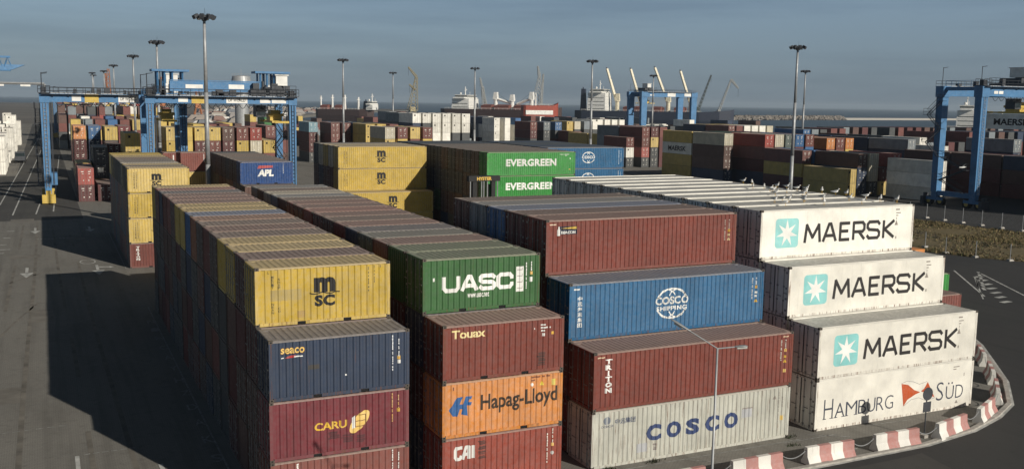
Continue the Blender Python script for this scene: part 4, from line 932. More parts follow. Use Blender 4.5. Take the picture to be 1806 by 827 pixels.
# double-armed street lamp
t = thing('street_lamp', 'grey street lamp with two arms in front of the off-white container', 'street lamp', (9.45,-17.0,0))
LAMP_H = 10.6
g = MB(); g.tube((0,0,0),(0,0,1.4),.075,.075,12); g.tube((0,0,1.4),(0,0,LAMP_H),.055,.03,12); g.build('post', M['steel'], t, smooth=True)
g = MB(); g.box(-.16,-.16,0,.16,.16,.03); g.build('base_plate', M['steel'], t)
def lamp_arm(dx, dy, dz):
    e = Vector((dx,dy,dz)); g = MB(); g.tube((0,0,LAMP_H-.02), e*.62+Vector((0,0,LAMP_H)), .022,.018,8); a = g.build('arm', M['steel'], t)
    h = MB(); p0 = e*.58+Vector((0,0,LAMP_H)); p1 = e+Vector((0,0,LAMP_H)); d = (p1-p0).normalized(); s_ = d.cross(Vector((0,0,1))).normalized(); u = s_.cross(d)
    rings = [(0,.03,.03),(.12,.05,.035),(.55,.085,.045),(.85,.075,.035),(1,.02,.015)]; v = []
    for q, wv, hv in rings:
        c = p0+(p1-p0)*q
        for i in range(10): a_ = 2*math.pi*i/10; v.append(c+s_*math.cos(a_)*wv+u*math.sin(a_)*hv*(1 if math.sin(a_) > 0 else .5))
    n = 10; h.grid(v, [(k*n+i,k*n+(i+1)%n,(k+1)*n+(i+1)%n,(k+1)*n+i) for k in range(4) for i in range(n)]); hd = h.build('lamp_head', M['lampshell'], a, smooth=True)
    l = MB(); c = p0+(p1-p0)*.55-u*.035; l.tube(c-d*.15, c+d*.15, .045, .04, 8); l.build('lens', M['lens'], hd)
M['lampshell'] = plain('lamp_shell', (.26,.27,.28), .45, .2)
lamp_arm(-1.12,.78,.78); lamp_arm(.86,-.29,.04)
# fences with concrete feet
def fence(name, label, pts, H):
    t = thing(name, label, 'fence', (pts[0][0], pts[0][1], 0)); o0 = Vector((pts[0][0], pts[0][1], 0))
    for p in pts:
        c = Vector((*p,0))-o0; g = MB(); g.tube(c, c+Vector((0,0,H)), .045, None, 6); ps = g.build('post', M['steel'], t)
        g = MB(); g.tbox((c.x-.42,c.y-.3,c.x+.42,c.y+.3,.01),(c.x-.3,c.y-.2,c.x+.3,c.y+.2,.22)); g.build('concrete_foot', M['concrete'], ps)
    g = MB()
    for a, b in zip(pts, pts[1:]):
        a, b = Vector((*a,0))-o0, Vector((*b,0))-o0
        for k in range(12): z = .3+k*(H-.35)/11; g.tube(a+Vector((0,0,z)), b+Vector((0,0,z)), .007, None, 3, caps=False)
    g.build('wire', M['steel'], t)
fence('wire_fence', 'wire fence on thin posts with white feet beyond the dry grass', [(120.8, 84.0-3.46*k) for k in range(18)], 2.35)
fence('wire_fence', 'wire fence on thin posts along the near edge of the dry grass', [(96.2,54.5),(93.2,49.3),(91.4,44.6),(92.3,41),(93.9,37.6),(96.1,34.2),(98.6,30.8)], 2.0)
# gulls
g = MB(); NG = 10
def blob(g, rings, m=0, n=NG):
    v = []
    for x, z, ry, rz in rings:
        for i in range(n): a = 2*math.pi*i/n; v.append((x, ry*math.cos(a), z+rz*math.sin(a)))
    g.grid(v, [(k*n+i,k*n+(i+1)%n,(k+1)*n+(i+1)%n,(k+1)*n+i) for k in range(len(rings)-1) for i in range(n)]+[tuple(range(n)), tuple(range((len(rings)-1)*n, len(rings)*n))[::-1]], m)
blob(g, [(-.30,.235,.012,.008),(-.2,.225,.05,.03),(-.05,.22,.085,.075),(.08,.235,.08,.08),(.15,.28,.05,.06),(.165,.34,.04,.045),(.18,.385,.046,.045),(.225,.385,.03,.03),(.245,.38,.012,.012)])
for s_ in (-1,1): v = [(.1,s_*.082,.27),(.02,s_*.098,.23),(-.2,s_*.07,.215),(-.36,s_*.025,.235),(-.2,s_*.05,.265),(-.02,s_*.075,.295)]; g.face(v[::s_], 1)
g.face([(-.25,-.04,.25),(-.41,-.02,.235),(-.41,.02,.235),(-.25,.04,.25)], 2)
blob(g, [(.24,.378,.012,.012),(.28,.375,.009,.01),(.305,.366,.003,.004)], 3, 6)
for s_ in (-1,1): g.tube((.0,s_*.035,.16),(.01,s_*.035,0),.008,None,5,3); g.box(-.01,s_*.035-.025,0,.06,s_*.035+.025,.008,3)
M['gwhite'] = plain('white_plumage', (.80,.80,.78), .8); M['ggrey'] = plain('grey_plumage', (.26,.28,.30), .8); M['beak'] = plain('yellow_beak', (.6,.36,.05), .6)
gull = g.data('gull', [M['gwhite'], M['ggrey'], M['rubber'], M['beak']], True)
GP = [(41.2,21.5),(41,20.2),(38.8,17.4),(39.4,16.9),(38.6,15.3),(38,14.3),(40.7,17),(41,16.3),(38.9,13.9),(40.9,15.1),(41.3,14.6),(39.2,12.3),(38.1,11.4),(36,8.9),(35.4,8.3),(33.3,8.6),(34.2,8.9),(34.5,8.7),(32.7,6.9),(37.5,8.9),(35.4,6.5),(41.1,12.8),(41.1,11.5),(41.2,10.6),(39,8.1),(38.3,6.3),(41.2,8.8),(40.6,7),(41.2,6.2),(36.6,12.4),(40.1,13.3)]
GP.sort(key=lambda p: -(p[0]*.9-p[1]*.43)); GP = GP[::-1]
for i, (x, y) in enumerate(GP):
    o = link('gull', gull, None, (x, y, 11.578), R.choice((-1.3,-1.7,-1.0,-2.2,-.6,-1.5))+R.uniform(-.3,.3)); s_ = R.uniform(1.0,1.2); o.scale = (s_,)*3
    rowd = 'on the white roofs near the lettered edge' if y < 9.2 else ('midway back on the white roofs' if y < 14 else 'far back on the white roofs')
    tag(o, f"white gull {rowd}, number {i+1} from left of flock", 'gull', 'gulls on the white container roofs')
g = MB(); blob(g, [(-.3,0,.02,.01),(-.1,0,.07,.06),(.1,.01,.07,.06),(.2,.02,.04,.04),(.26,.02,.012,.012)])
for s_ in (-1,1):
    v = [(.1,s_*.05,.03),(-.08,s_*.05,.03),(-.1,s_*.35,.16),(-.18,s_*.72,.08),(-.02,s_*.4,.17),(.06,s_*.32,.15)]
    g.grid(v, [(0,1,2,5),(5,2,4),(4,2,3)], 1)
o = g.build('flying_gull', [M['gwhite'], M['ggrey']], None, (83.5,36.5,11.2), 2.4, True); tag(o, 'white gull in flight with spread wings before the dark stacks at right', 'gull'); o.scale = (1.5,)*3; o.rotation_euler = (.35,.1,2.9)
# ------------------------------------------------------------------ floodlight masts
def mast_tree(H=27.6):
    t = thing('floodlight_mast', 'x', 'light mast', (0,0,0))
    g = MB(); g.tube((0,0,0),(0,0,H*.33),.36,.31,12); g.tube((0,0,H*.33),(0,0,H*.66),.305,.25,12); g.tube((0,0,H*.66),(0,0,H),.245,.17,12); g.build('mast', M['steel'], t, smooth=True)
    g = MB(); g.box(-.55,-.55,0,.55,.55,.25); g.build('footing', M['concrete'], t)
    g = MB(); n = 8
    g.lathe([(.22,H-.5),(.34,H-.4),(.34,H-.1),(.2,H),(.03,H+.35)], 12)
    for i in range(n): a = 2*math.pi*(i+.5)/n; g.bar((.2*math.cos(a),.2*math.sin(a),H-.25),(1.1*math.cos(a),1.1*math.sin(a),H+.2),.09)
    g.tube((.1,0,H),(.1,0,H+1.1),.02,None,4)
    hd = g.build('head_frame', M['darksteel'], t)
    for i in range(n):
        a = 2*math.pi*(i+.5)/n; c, s_ = math.cos(a), math.sin(a); g = MB()
        P = lambda r, w, z: (c*r-s_*w, s_*r+c*w, z)
        v = [P(.85,-.24,H-.05),P(.85,.24,H-.05),P(1.3,.24,H-.3),P(1.3,-.24,H-.3),P(1.0,-.24,H+.38),P(1.0,.24,H+.38),P(1.5,.24,H+.1),P(1.5,-.24,H+.1)]
        g.grid(v, [(4,5,6,7),(0,1,5,4),(1,2,6,5),(2,3,7,6),(3,0,4,7)]); g.grid([v[0],v[1],v[2],v[3]], [(3,2,1,0)], 1)
        g.build('floodlight', [M['darksteel'], M['lens']], hd)
    return t
MASTS = [(11.0,90.5,'tallest floodlight mast, standing between the yellow block and the blue container'),(11.8,155.1,'floodlight mast second in size behind the left gantry'),(13.2,225.2,'floodlight mast third in the line behind the left gantry'),(13.9,310.6,'floodlight mast fourth in the line behind the left gantry'),(15.2,390.8,'small floodlight mast fifth in the receding line'),(12.6,430,'small floodlight mast sixth in the receding line'),(15.3,480,'tiny floodlight mast last in the receding line'),
 (61.9,207.3,'grey floodlight mast left of the sea, beyond the yellow forty-foot trio'),(108.4,305.6,'slim floodlight mast before the far quay and ships'),(111.3,236.8,'floodlight mast in front of the white ship bridge'),(111.7,166.8,'floodlight mast in front of the white ship house beside the cream ship cranes'),(187,253.5,'small floodlight mast seen through the mid gantry crane'),(109.5,93.2,'taller of the paired floodlight masts at right'),(189.7,180,'shorter of the paired floodlight masts at right')]
m0 = mast_tree()
for i, (x, y, lb) in enumerate(MASTS):
    t = m0 if i == 0 else copy_tree(m0); t.location = (x, y, 0); tag(t, lb, 'light mast', 'floodlight masts')

# ------------------------------------------------------------------ rubber tyred gantry cranes
def plate(parent, name, x0, z0, x1, z1, y, text=None, col=WHT, tcol=INK, mat=None):
    g = MB(); g.box(x0,y-.03,z0,x1,y,z1); p = g.build(name, mat or M['white'], parent)
    if text:
        v, f = fit(glyphs(text, .02), x0+(x1-x0)*.1, z0+(z1-z0)*.25, x1-(x1-x0)*.1, z1-(z1-z0)*.25)
        h = MB(); h.grid([(a, y-.036, b) for a, b in v], f); h.build('lettering', M['decal'], p, colour=tcol)
    return p
def railing(g, a, b, h=1.1, step=1.5, w=.05):
    a, b = Vector(a), Vector(b); L = (b-a).length; n = max(1, round(L/step))
    for i in range(n+1): p = a+(b-a)*i/n; g.bar(p, p+Vector((0,0,h)), w)
    for z in (h*.5, h): g.bar(a+Vector((0,0,z)), b+Vector((0,0,z)), w)
def rtg(label, loc, S, WB, zb, zt, lw=1.25, ld=1.0, trolley=None, signs='dp', canopies=(), hang=False, stairs=None, simple=False, plain_base=False):
    """x along the span, y along the travel; loc = foot of the front left leg"""
    t = thing('gantry_crane', label, 'gantry crane', (*loc, 0), 0, 'rubber tyred gantry cranes')
    for x in (0, S):
        for y in (0, WB):
            g = MB(); s_ = 1 if x == 0 else -1
            g.tbox((x-.42*lw,y-ld*.45,x+.42*lw,y+ld*.45,2.5),(x-.5*lw,y-ld*.5,x+.5*lw,y+ld*.5,zb+.002)); lg = g.build('leg', M['crane'], t)
            g = MB(); g.tbox((x-.5*lw-.1,y-.62*ld,x+.5*lw+.1,y+.62*ld,zb),(x-.5*lw-.15,y-.62*ld,x+.5*lw+.15,y+.62*ld,zt+.05)); g.build('leg_head', M['crane'], lg)
            bg_ = MB(); bg_.box(x-.35,y-1.9,1.0,x+.35,y+1.9,1.55); bg_.box(x-.5,y-.6,1.5,x+.5,y+.6,2.52); b = bg_.build('bogie', M['crane'], t)
            for dy in (-1.25, 1.25):
                w = MB(); w.tube((x-.32,y+dy,.85),(x+.32,y+dy,.85),.85,None,20); wo = w.build('wheel', M['tyre'], b)
                w = MB(); w.tube((x-.34,y+dy,.85),(x+.34,y+dy,.85),.42,None,12); w.build('rim', M['yellow'], wo)
            g = MB(); yy = y-2.2 if y == 0 else y+2.2; g.box(x-1.0,yy-.35,.15,x+1.0,yy+.35,1.55); g.box(x-.4,yy-.25,1.55,x+.4,yy+.25,2.2); g.build('bumper_box', M['darksteel' if plain_base else 'yellow'], b)
    for x in (0, S):
        g = MB(); g.box(x-.45,ld*.5,1.9,x+.45,WB-ld*.5,2.75); g.build('sill_beam', M['crane'], t)
        if plain_base: continue
        g = MB(); xx = x+(.9 if x == 0 else -.9); g.box(xx-.55,WB*.3,2.76,xx+.55,WB*.75,4.7) ; g.build('engine_house', M['crane'], t)
    for y in (0, WB):
        g = MB(); g.box(lw*.5+.14,y-.55,zb+.15,S-lw*.5-.14,y+.55,zt); gd = g.build('girder', M['crane'], t)
        g = MB(); s_ = -1 if y == 0 else 1
        ya, yb = sorted((y+s_*.56, y+s_*1.35)); g.box(-.4,ya,zt-.12,S+.4,yb,zt-.06); railing(g, (-.4,y+s_*1.32,zt-.06),(S+.4,y+s_*1.32,zt-.06), 1.1, 1.3, .055)
        for i in range(9): xx = lw+i*(S-2*lw)/8; g.bar((xx,y+s_*.5,zt-.6),(xx,y+s_*1.3,zt-.12),.08)
        g.build('walkway', M['darksteel'], t)
        g = MB(); g.box(lw*.5,y-.1,zt,S-lw*.5,y+.1,zt+.14); g.build('rail', M['steel'], gd)
    for x in (0, S):
        g = MB(); g.box(x-.3,ld*.62+.01,zt-.75,x+.3,WB-ld*.62-.01,zt-.1); railing(g,(x-.3,.7,zt-.1),(x-.3,WB-.7,zt-.1)); g.build('end_tie', M['crane'], t)
    if signs == 'dp':
        plate(t, 'number_plate', S*.19, zb+.32, S*.255, zt-.25, -.552); plate(t, 'round_warning_plate', S*.28, zb+.12, S*.38, zt-.02, -.553, None, mat=M['yellow'])
        p = plate(t, 'name_board', S*.52, zb+.22, S*.67, zt-.12, -.554, 'DP WORLD')
        if canopies: plate(t, 'notice_board', S*.76, zb+.3, S*.835, zt-.3, -.554); plate(t, 'notice_board', S*.845, zb+.3, S*.95, zt-.3, -.554)
    elif signs == 'num':
        for a, b in ((.055,.09),(.098,.135)): plate(t, 'number_plate', lw*.5+S*a, zb+.6, lw*.5+S*b, zb+1.1, -.553)
        if simple: plate(t, 'name_board', S*.46, zb+.3, S*.62, zt-.15, -.553); plate(t, 'number_plate', S*.8, zb+.5, S*.97, zt-.4, -.553)
    if trolley is not None:
        x = trolley; g = MB(); g.box(x-2.6,.0,zt+.3,x+2.6,WB,zt+.75); g.box(x-1.9,WB*.25,zt+.75,x-.2,WB*.8,zt+1.7); g.tube((x+.4,WB*.2,zt+1.3),(x+.4,WB*.85,zt+1.3),.5,None,10); g.box(x+1.2,WB*.3,zt+.75,x+2.3,WB*.7,zt+1.9)
        railing(g,(x-2.6,-.0,zt+.75),(x+2.6,0,zt+.75)); railing(g,(x-2.6,WB,zt+.75),(x+2.6,WB,zt+.75)); tr = g.build('trolley', M['darksteel'], t)
        g = MB(); g.box(x+.1,WB*.35,zt+1.9,x+2.0,WB*.75,zt+3.6); g.box(x-.1,WB*.33,zt+3.6,x+2.2,WB*.77,zt+3.75); g.build('machine_house', M['white'], tr)
        g = MB(); g.box(x-3.6,WB*.2,zb-2.0,x-2.0,WB*.45,zb-.1); g.box(x-3.5,WB*.2-.02,zb-1.7,x-2.1,WB*.2,zb-.7,1); c = g.build('operator_cab', [M['darksteel'], M['glass']], tr)
        zs = zb-(2.6 if not hang else 2.45)
        g = MB(); yc = WB/2
        g.box(x-1.0,yc-3.05,zs-.35,x+1.0,yc+3.05,zs); g.box(x-1.0,yc-1.5,zs,x+1.0,yc+1.5,zs+.7); g.box(x-1.3,yc-1.7,zs+.7,x+1.3,yc+1.7,zs+1.15); g.box(x-.8,yc-1.2,zs+1.15,x+.8,yc+1.2,zs+1.75)
        for s_ in (-1,1): g.box(x-.35,yc+s_*3.05,zs-.3,x+.35,yc+s_*6.0,zs-.05); g.box(x-1.15,yc+s_*6.0-.15,zs-.35,x+1.15,yc+s_*6.0+.15,zs)
        sp_ = g.build('spreader', M['yellow'], tr)
        g = MB()
        for a in (-.8,.8):
            for b in (-1.2,1.2): g.bar((x+a,yc+b,zs+1.6),(x+a,yc+b,zt+.3),.05)
        g.build('hoist_rope', M['darksteel'], tr)
    for x, yy in canopies:
        g = MB(); g.box(x-2.9,yy-1.8,zt+3.9,x+2.9,yy+1.8,zt+4.25)
        for a in (-2.0,-.9,.3,1.9):
            for b in (-1.3,1.3): g.bar((x+a,yy+b,zt+.3),(x+a,yy+b,zt+4.0),.22)
        g.box(x-2.3,yy-1.4,zt+.25,x+2.3,yy+1.4,zt+.4); cn = g.build('canopy', M['crane'], t)
        g = MB(); g.box(x-1.0,yy-.8,zt+.4,x-.3,yy+.2,zt+2.0); g.build('switch_cabinet', M['white'], cn); g = MB(); g.box(x+.6,yy-.5,zt+.4,x+1.3,yy+.4,zt+1.5); g.build('switch_cabinet', M['white'], cn); g = MB(); railing(g,(x-2.7,yy-1.7,zt+.4),(x+2.7,yy-1.7,zt+.4),1.1,.9,.06); g.tube((x-1.6,yy-1.2,zt+.4),(x-1.6,yy-1.2,zt+3.9),.08,None,5); g.box(x-2.2,yy-.9,zt+.4,x-1.3,yy+.8,zt+2.6); g.box(x+1.4,yy-.9,zt+.4,x+2.1,yy+.9,zt+2.9); g.build('drive_unit', M['darksteel'], cn)
    if canopies:
        g = MB(); g.box(3.2,.9,zt+.7,S-5,2.1,zt+2.3); g.box(3.2,.85,zt+2.35,S-5,2.15,zt+2.5); bm2 = g.build('cable_beam', M['crane'], t); plate(bm2, 'notice_board', S*.55, zt+1.2, S*.66, zt+1.9, .898); plate(bm2, 'notice_board', S*.25, zt+1.2, S*.37, zt+1.8, .898)
        for x in (S-5.5, S-2.5):
            g = MB(); g.box(x-1.2,-.3,zt+.2,x+1.2,1.4,zt+1.2); g.box(x-.8,0,zt+1.2,x+.2,1.,zt+2.2); railing(g,(x-1.4,-.6,zt+.2),(x+1.4,-.6,zt+.2)); g.build('winch', M['darksteel'], t)
    for st in ([stairs] if stairs and not isinstance(stairs[0], tuple) else (stairs or [])):
        sx, y0, y1 = st[:3]; g = MB(); z, z9 = (st[3], st[4]) if len(st) > 3 else (2.8, zb-1); k = 0; n = max(2, round((z9-z)/2.3)); dz = (z9-z)/n
        for k in range(n):
            ya, yb = (y0, y1) if k % 2 == 0 else (y1, y0); za, zc = z+k*dz, z+(k+1)*dz
            for q in (-.35,.35): g.bar((sx+q,ya,za),(sx+q,yb,zc),.12); g.bar((sx+q,ya,za+1),(sx+q,yb,zc+1),.06)
            for j in range(10): s_ = j/10; g.box(sx-.33,ya+(yb-ya)*s_-.12,za+(zc-za)*s_,sx+.33,ya+(yb-ya)*s_+.12,za+(zc-za)*s_+.04)
            g.box(sx-.5,yb-.7,zc-.06,sx+.5,yb+.7,zc); railing(g,(sx-.5,yb-.7,zc),(sx-.5,yb+.7,zc))
        g.build('staircase', M['darksteel'], t)
    if not simple:
        g = MB()
        for k in range(16):      # festoon cable loops under the front girder, ladder and conduit on the legs
            xa = lw+.4+k*(S-2*lw-.8)/16; xb = xa+(S-2*lw-.8)/16; p0 = None
            for q in range(7): p1 = (xa+(xb-xa)*q/6, -.62, zb+.12-.75*math.sin(math.pi*q/6)); (g.bar(p0, p1, .06) if p0 else None); p0 = p1
        g.build('festoon_cable', M['rubber'], t)
        for x in (0, S):
            g = MB(); yy = WB+ld*.5+.25
            for q in (-.22,.22): g.bar((x+q,-ld*.5-.12,2.6),(x+q,-ld*.5-.12,zb),.06)
            for k in range(int((zb-2.8)/.6)): g.bar((x-.22,-ld*.5-.12,2.9+.6*k),(x+.22,-ld*.5-.12,2.9+.6*k),.05)
            g.build('ladder', M['darksteel'] if x else M['steel'], t)
            g = MB(); s_ = 1 if x == 0 else -1; g.tube((x+s_*(lw*.5+.2),-.2,3),(x+s_*(lw*.5+.2),-.2,zb),.07,None,5); g.tube((x+s_*(lw*.5+.35),.2,3),(x+s_*(lw*.5+.35),.2,zb),.05,None,5); g.build('conduit', M['darksteel'], t)
        rb = random.Random(int(S*7))
        for k in range(14):
            x = lw+rb.random()*(S-2*lw); yy = rb.choice((.0, WB)); w_, h_ = rb.uniform(.3,1.1), rb.uniform(.3,1.2); g = MB(); g.box(x-w_/2,yy-.35,zt+.14,x+w_/2,yy+.35,zt+.14+h_); g.build('equipment_box', M['darksteel'], t)
        for x in (0, S):
            g = MB(); yy = -.2
            g.box(x-.9,yy-.9,zt+.05,x+.9,yy+.9,zt+.15); railing(g,(x-.9,yy-.9,zt+.15),(x+.9,yy-.9,zt+.15),1.1,.6,.06); railing(g,(x-.9,yy+.9,zt+.15),(x+.9,yy+.9,zt+.15),1.1,.6,.06); g.box(x-.5,yy-.4,zt+.15,x+.3,yy+.4,zt+1.1); g.build('corner_platform', M['darksteel'], t)
    for x in (0,):
        for y in (0, WB): g = MB(); g.bar((x-.3,y,zt+.1),(x-.3,y,zt+3.4),.1); g.bar((x-.3,y,zt+3.3),(x+.6,y-.2,zt+3.45),.07); g.build('lamp_post', M['darksteel'], t)
    return t
rtg('blue gantry crane at far left, its leg on the lane beside the red doors', (-7.5,138.8), 21.6, 7.5, 16.4, 17.9, trolley=19.2, stairs=(-1.1,1.2,6.5))
rtg('nearer blue gantry crane with two canopies on top, right of the far left gantry', (7.3,124), 22.3, 10.3, 16.55, 17.85, lw=1.15, trolley=20.4, canopies=((4.0,8.2),(20.0,5.5)), stairs=(21.3,2.0,9))
rtg('distant blue gantry crane seen under the far left gantry', (-2.9,418), 24.4, 7.5, 16.6, 18, trolley=None, signs='num')
rtg('blue gantry crane at the right edge carrying a container', (139.9,80.5), 29, 8.2, 19.7, 21.6, lw=1.55, ld=1.4, trolley=14.5, signs='num', hang=True, plain_base=True, stairs=((-1.3,1.2,6.4,2.8,9.),(-1.7,6.9,9.6,9.,19.0)))
rtg('blue gantry crane in the middle distance before the cream ship cranes', (233,330), 26.8, 10.5, 20.9, 23.2, lw=3.0, ld=1.6, trolley=4.2, signs='num', simple=True)
hb = link('refrigerated_container', YK[(12.192,1)], None, (154.4,84.6,14.0), 0, C['w'][0]); tag(hb, 'white container in shade hanging from the right gantry crane with dark lettering', 'container')
def shade_text(o):
    if not o: return
    v, f = fit(glyphs('MAERSK', .03), -3.6, .75, 3.9, 1.95); g = MB(); g.grid([(-WD/2-.006, -a, b) for a, b in v], f); l = g.build('lettering', M['decal'], o, colour=INK)
shade_text(hb); shade_text(globals().get('SHADE_TEXT'))

# ------------------------------------------------------------------ container lift truck between the rows
t = thing('container_lift_truck', 'black mast of a container lift truck with yellow lettering before the bright green containers', 'lift truck', (32.8,52.5,0), 0)
ZM = 10.05
g = MB()
for s_ in (-1,1): g.box(s_*1.05-.22,-.2,.5,s_*1.05+.22,.2,ZM-.5); g.box(s_*.72-.1,.2,.5,s_*.72+.1,.5,ZM-.9)
g.box(-1.75,-.28,ZM-.55,1.75,.3,ZM); g.box(-.9,-.1,ZM-2.6,.9,.1,ZM-2.3); mst = g.build('mast', M['rubber'], t)
g = MB()
for x in (-1.6,1.45,-.35,-.1,.3): g.tube((x,-.3,.8),(x,-.3,ZM-.55),.06,None,6)
g.build('hydraulic_ram', M['steel'], mst)
v, f = fit(glyphs('HYSTER', .05), -.85, ZM-.45, .8, ZM-.1); g = MB(); g.grid([(a,-.285,b) for a,b in v], f); g.build('lettering', M['decal'], mst, colour=GOLD)
g = MB(); g.box(-1.3,.7,.9,1.3,6.2,2.2); g.box(-1.35,4.6,2.2,1.35,6.4,2.9); g.build('chassis', M['yellow'], t)
g = MB(); g.box(-.7,2.0,2.2,.8,3.8,3.0); g.box(-.72,1.98,3.0,.82,3.82,4.0,1); g.box(-.8,1.9,4.0,.9,3.9,4.12); g.build('operator_cab', [M['darksteel'], M['glass']], t)
for x in (-1.5,1.5):
    for y in (1.0,5.4): g = MB(); g.tube((x-.35,y,.85),(x+.35,y,.85),.85,None,18); w = g.build('wheel', M['tyre'], t); g = MB(); g.tube((x-.37,y,.85),(x+.37,y,.85),.4,None,12); g.build('rim', M['yellow'], w)
g = MB(); g.box(-3.0,-1.1,1.2,3.0,-.35,1.7); g.build('spreader', M['darksteel'], t)

# ------------------------------------------------------------------ ships, quay cranes and the far shore
M['hullred'] = paint('hull_red', .3, .35, .6, colour=(.30,.045,.022)); M['hullnavy'] = paint('hull_navy', .2, .3, .6, colour=(.022,.03,.055)); M['hullmaroon'] = paint('hull_maroon', .3, .3, .6, colour=(.052,.028,.025)); M['hatch'] = paint('hatch_red', .3, .35, .7, colour=(.20,.062,.045)); M['orange'] = paint('orange_steel', .1, .3, .6, colour=(.42,.15,.05))
def ship(label, loc, ang, L, B, deck, hull, house=None, hatches=(), cranes=(), masts=(), cmat='cream', band=None, fun=True):
    t = thing('cargo_ship', label, 'ship', (*loc, -3), ang)
    g = MB(); sec = [(-L/2,.7,.0),(-L/2+.05*L,.95,0),(-.25*L,1,0),(.3*L,1,0),(.42*L,.7,1.2),(.485*L,.28,2.2),(L/2,.03,2.8)]; v = []
    for x, k, rz in sec:
        w = B/2*k
        v += [(x,-w*.82,0),(x,-w,deck*.5),(x,-w,deck+rz),(x,w,deck+rz),(x,w,deck*.5),(x,w*.82,0)]
    n = 6; g.grid(v, [(i*n+k,(i+1)*n+k,(i+1)*n+(k+1)%n,i*n+(k+1)%n) for i in range(len(sec)-1) for k in range(n)]+[tuple(range(n))[::-1], tuple(range((len(sec)-1)*n,len(sec)*n))])
    h = g.build('hull', hull, t)
    if band: g = MB(); g.box(-L*.45,-B/2-.05,deck*.62,L*.3,-B/2+.05,deck*.8); g.build('white_band', M['white'], h)
    g = MB(); railing(g,(-L*.45,-B/2+.2,deck),(L*.3,-B/2+.2,deck),1.2,4,.12); g.build('bulwark_rail', M['white'], h)
    if house:
        x, l, ht, w = house; lv = max(2, int(ht/2.9)); g = MB()
        for k in range(lv): s_ = 1-.015*k; g.box(x-l/2*s_,-w/2*s_,deck+k*ht/lv,x+l/2*s_,w/2*s_,deck+(k+1)*ht/lv-.12)
        ho = g.build('deckhouse', M['white'], t)
        for k in range(lv-1):
            s_ = 1-.015*k; zz = deck+(k+.45)*ht/lv; g = MB(); g.box(x-l/2*s_*.86, -w/2*s_-.06, zz, x+l/2*s_*.86, -w/2*s_+.05, zz+.5); g.build('window_row', M['glass'], ho)
            g = MB(); g.box(x-l/2*s_-.06, -w/2*s_*.86, zz, x-l/2*s_+.05, w/2*s_*.86, zz+.5); g.build('window_row', M['glass'], ho)
        z = deck+ht; g = MB(); g.box(x-l*.32,-B*.64,z,x+l*.32,B*.64,z+1.2); g.box(x-l*.36,-w*.42,z+.9,x+l*.36,w*.42,z+3.0); g.box(x-l*.4,-w*.46,z+3.0,x+l*.4,w*.46,z+3.3); br = g.build('bridge', M['white'], ho)
        g = MB(); g.box(x-l*.365,-w*.425,z+1.5,x+l*.365,w*.425,z+2.4); g.build('window_band', M['glass'], br)
        g = MB(); g.tube((x,0,z+3.3),(x,0,z+11),.5,.22,8); g.cbox(x,0,z+7.5,.5,5,.35); g.cbox(x,0,z+9.2,.4,3,.3); g.cbox(x+.6,0,z+8.1,.5,3.2,.5); g.build('mast', M['white'], br); g = MB(); g.tube((x+1,w*.35,z+3.3),(x+1,w*.35,z+6),.16,None,6); g.build('antenna', M['white'], br); g = MB(); g.lathe([(.2,z+3.3),(.9,z+4.0),(.9,z+4.9),(.2,z+5.5)],10,0,(x-1,-w*.35)); g.build('radar_dome', M['white'], br)
        if fun: g = MB(); fx = x-l*.9; g.tbox((fx-2.5,-2.2,fx+2.5,2.2,deck),(fx-2,-1.8,fx+1.6,1.8,deck+ht+3.5)); g.tube((fx-.6,0,deck+ht+3.5),(fx-.6,0,deck+ht+5),.5,None,8); g.build('funnel', M['hullnavy'], t)
    for x, l in hatches: g = MB(); g.box(x-l/2,-B*.36,deck+.02,x+l/2,B*.36,deck+3.2); g.tbox((x-l/2-.3,-B*.38,x+l/2+.3,B*.38,deck+3.2),(x-l/2+.6,-B*.1,x+l/2-.6,B*.1,deck+4.4)); g.build('hatch_cover', M['hatch'], t)
    for x, ph, jx, jz, jy in cranes:
        g = MB(); g.tube((x,0,deck),(x,0,deck+ph*.55),1.9,1.8,12); g.tube((x,0,deck+ph*.55),(x,0,deck+ph*.6),2.6,2.6,12); g.tbox((x-2.2,-2.2,x+2.2,2.2,deck+ph*.6),(x-1.2,-1.9,x+1.7,1.9,deck+ph)); c = g.build('deck_crane', M[cmat], t)
        if jz:
            e = Vector((x+jx,jy,deck+ph*.62+jz)); b0 = Vector((x-1.2 if jx < 0 else x+1.2,0,deck+ph*.62)); g = MB()
            for q in (-.8,.8):
                o_ = Vector((0,q,0)); g.bar(b0+o_, e+o_*.3, 1.6)
            for k in range(1,9): p = b0+(e-b0)*k/9; s_ = .8*(1-.7*k/9); g.bar(p+Vector((0,-s_,0)), p+Vector((0,s_,0)), .4)
            j = g.build('jib', M[cmat], c); g = MB(); d = (e-b0).normalized(); g.bar(e-d*1.2, e+d*1.6, .9); g.build('jib_head', M['darksteel'], j)
            g = MB(); top = Vector((x,0,deck+ph)); g.bar(top, e, .12); g.build('luffing_rope', M['darksteel'], c)
    for x, hgt, r_ in masts: g = MB(); g.tube((x,0,deck),(x,0,deck+hgt),r_,r_*.7,8); g.cbox(x,0,deck+hgt*.8,.5,4*r_+1.5,.5); g.build('mast', M['white'], t)
    return t
dv = Vector((.70,-.714)); SA = math.atan2(dv.y, dv.x) 
def at(p, s): return (p[0]+dv.x*s, p[1]+dv.y*s)
S1 = (343, 800)
ship('bulk carrier with white bridge, dark maroon hull and red hatches behind the stacked boxes', at(S1,38), SA, 114, 25, 14.2, M['hullmaroon'], (-36,17,9.4,24), ((-12,10),(3,14),(22,15),(38,12)), ((-6,15.5,15,-4,0),(10,13.5,0,0,0),(28.5,16,-14,-5,0)), (), 'white', fun=False)
ship('short red ship with a white band, bow on beside the bulk carrier', (351,660), SA+.62, 30, 11, 18.5, M['hullred'], None, (), (), ((-4,10,.7),), band=True)
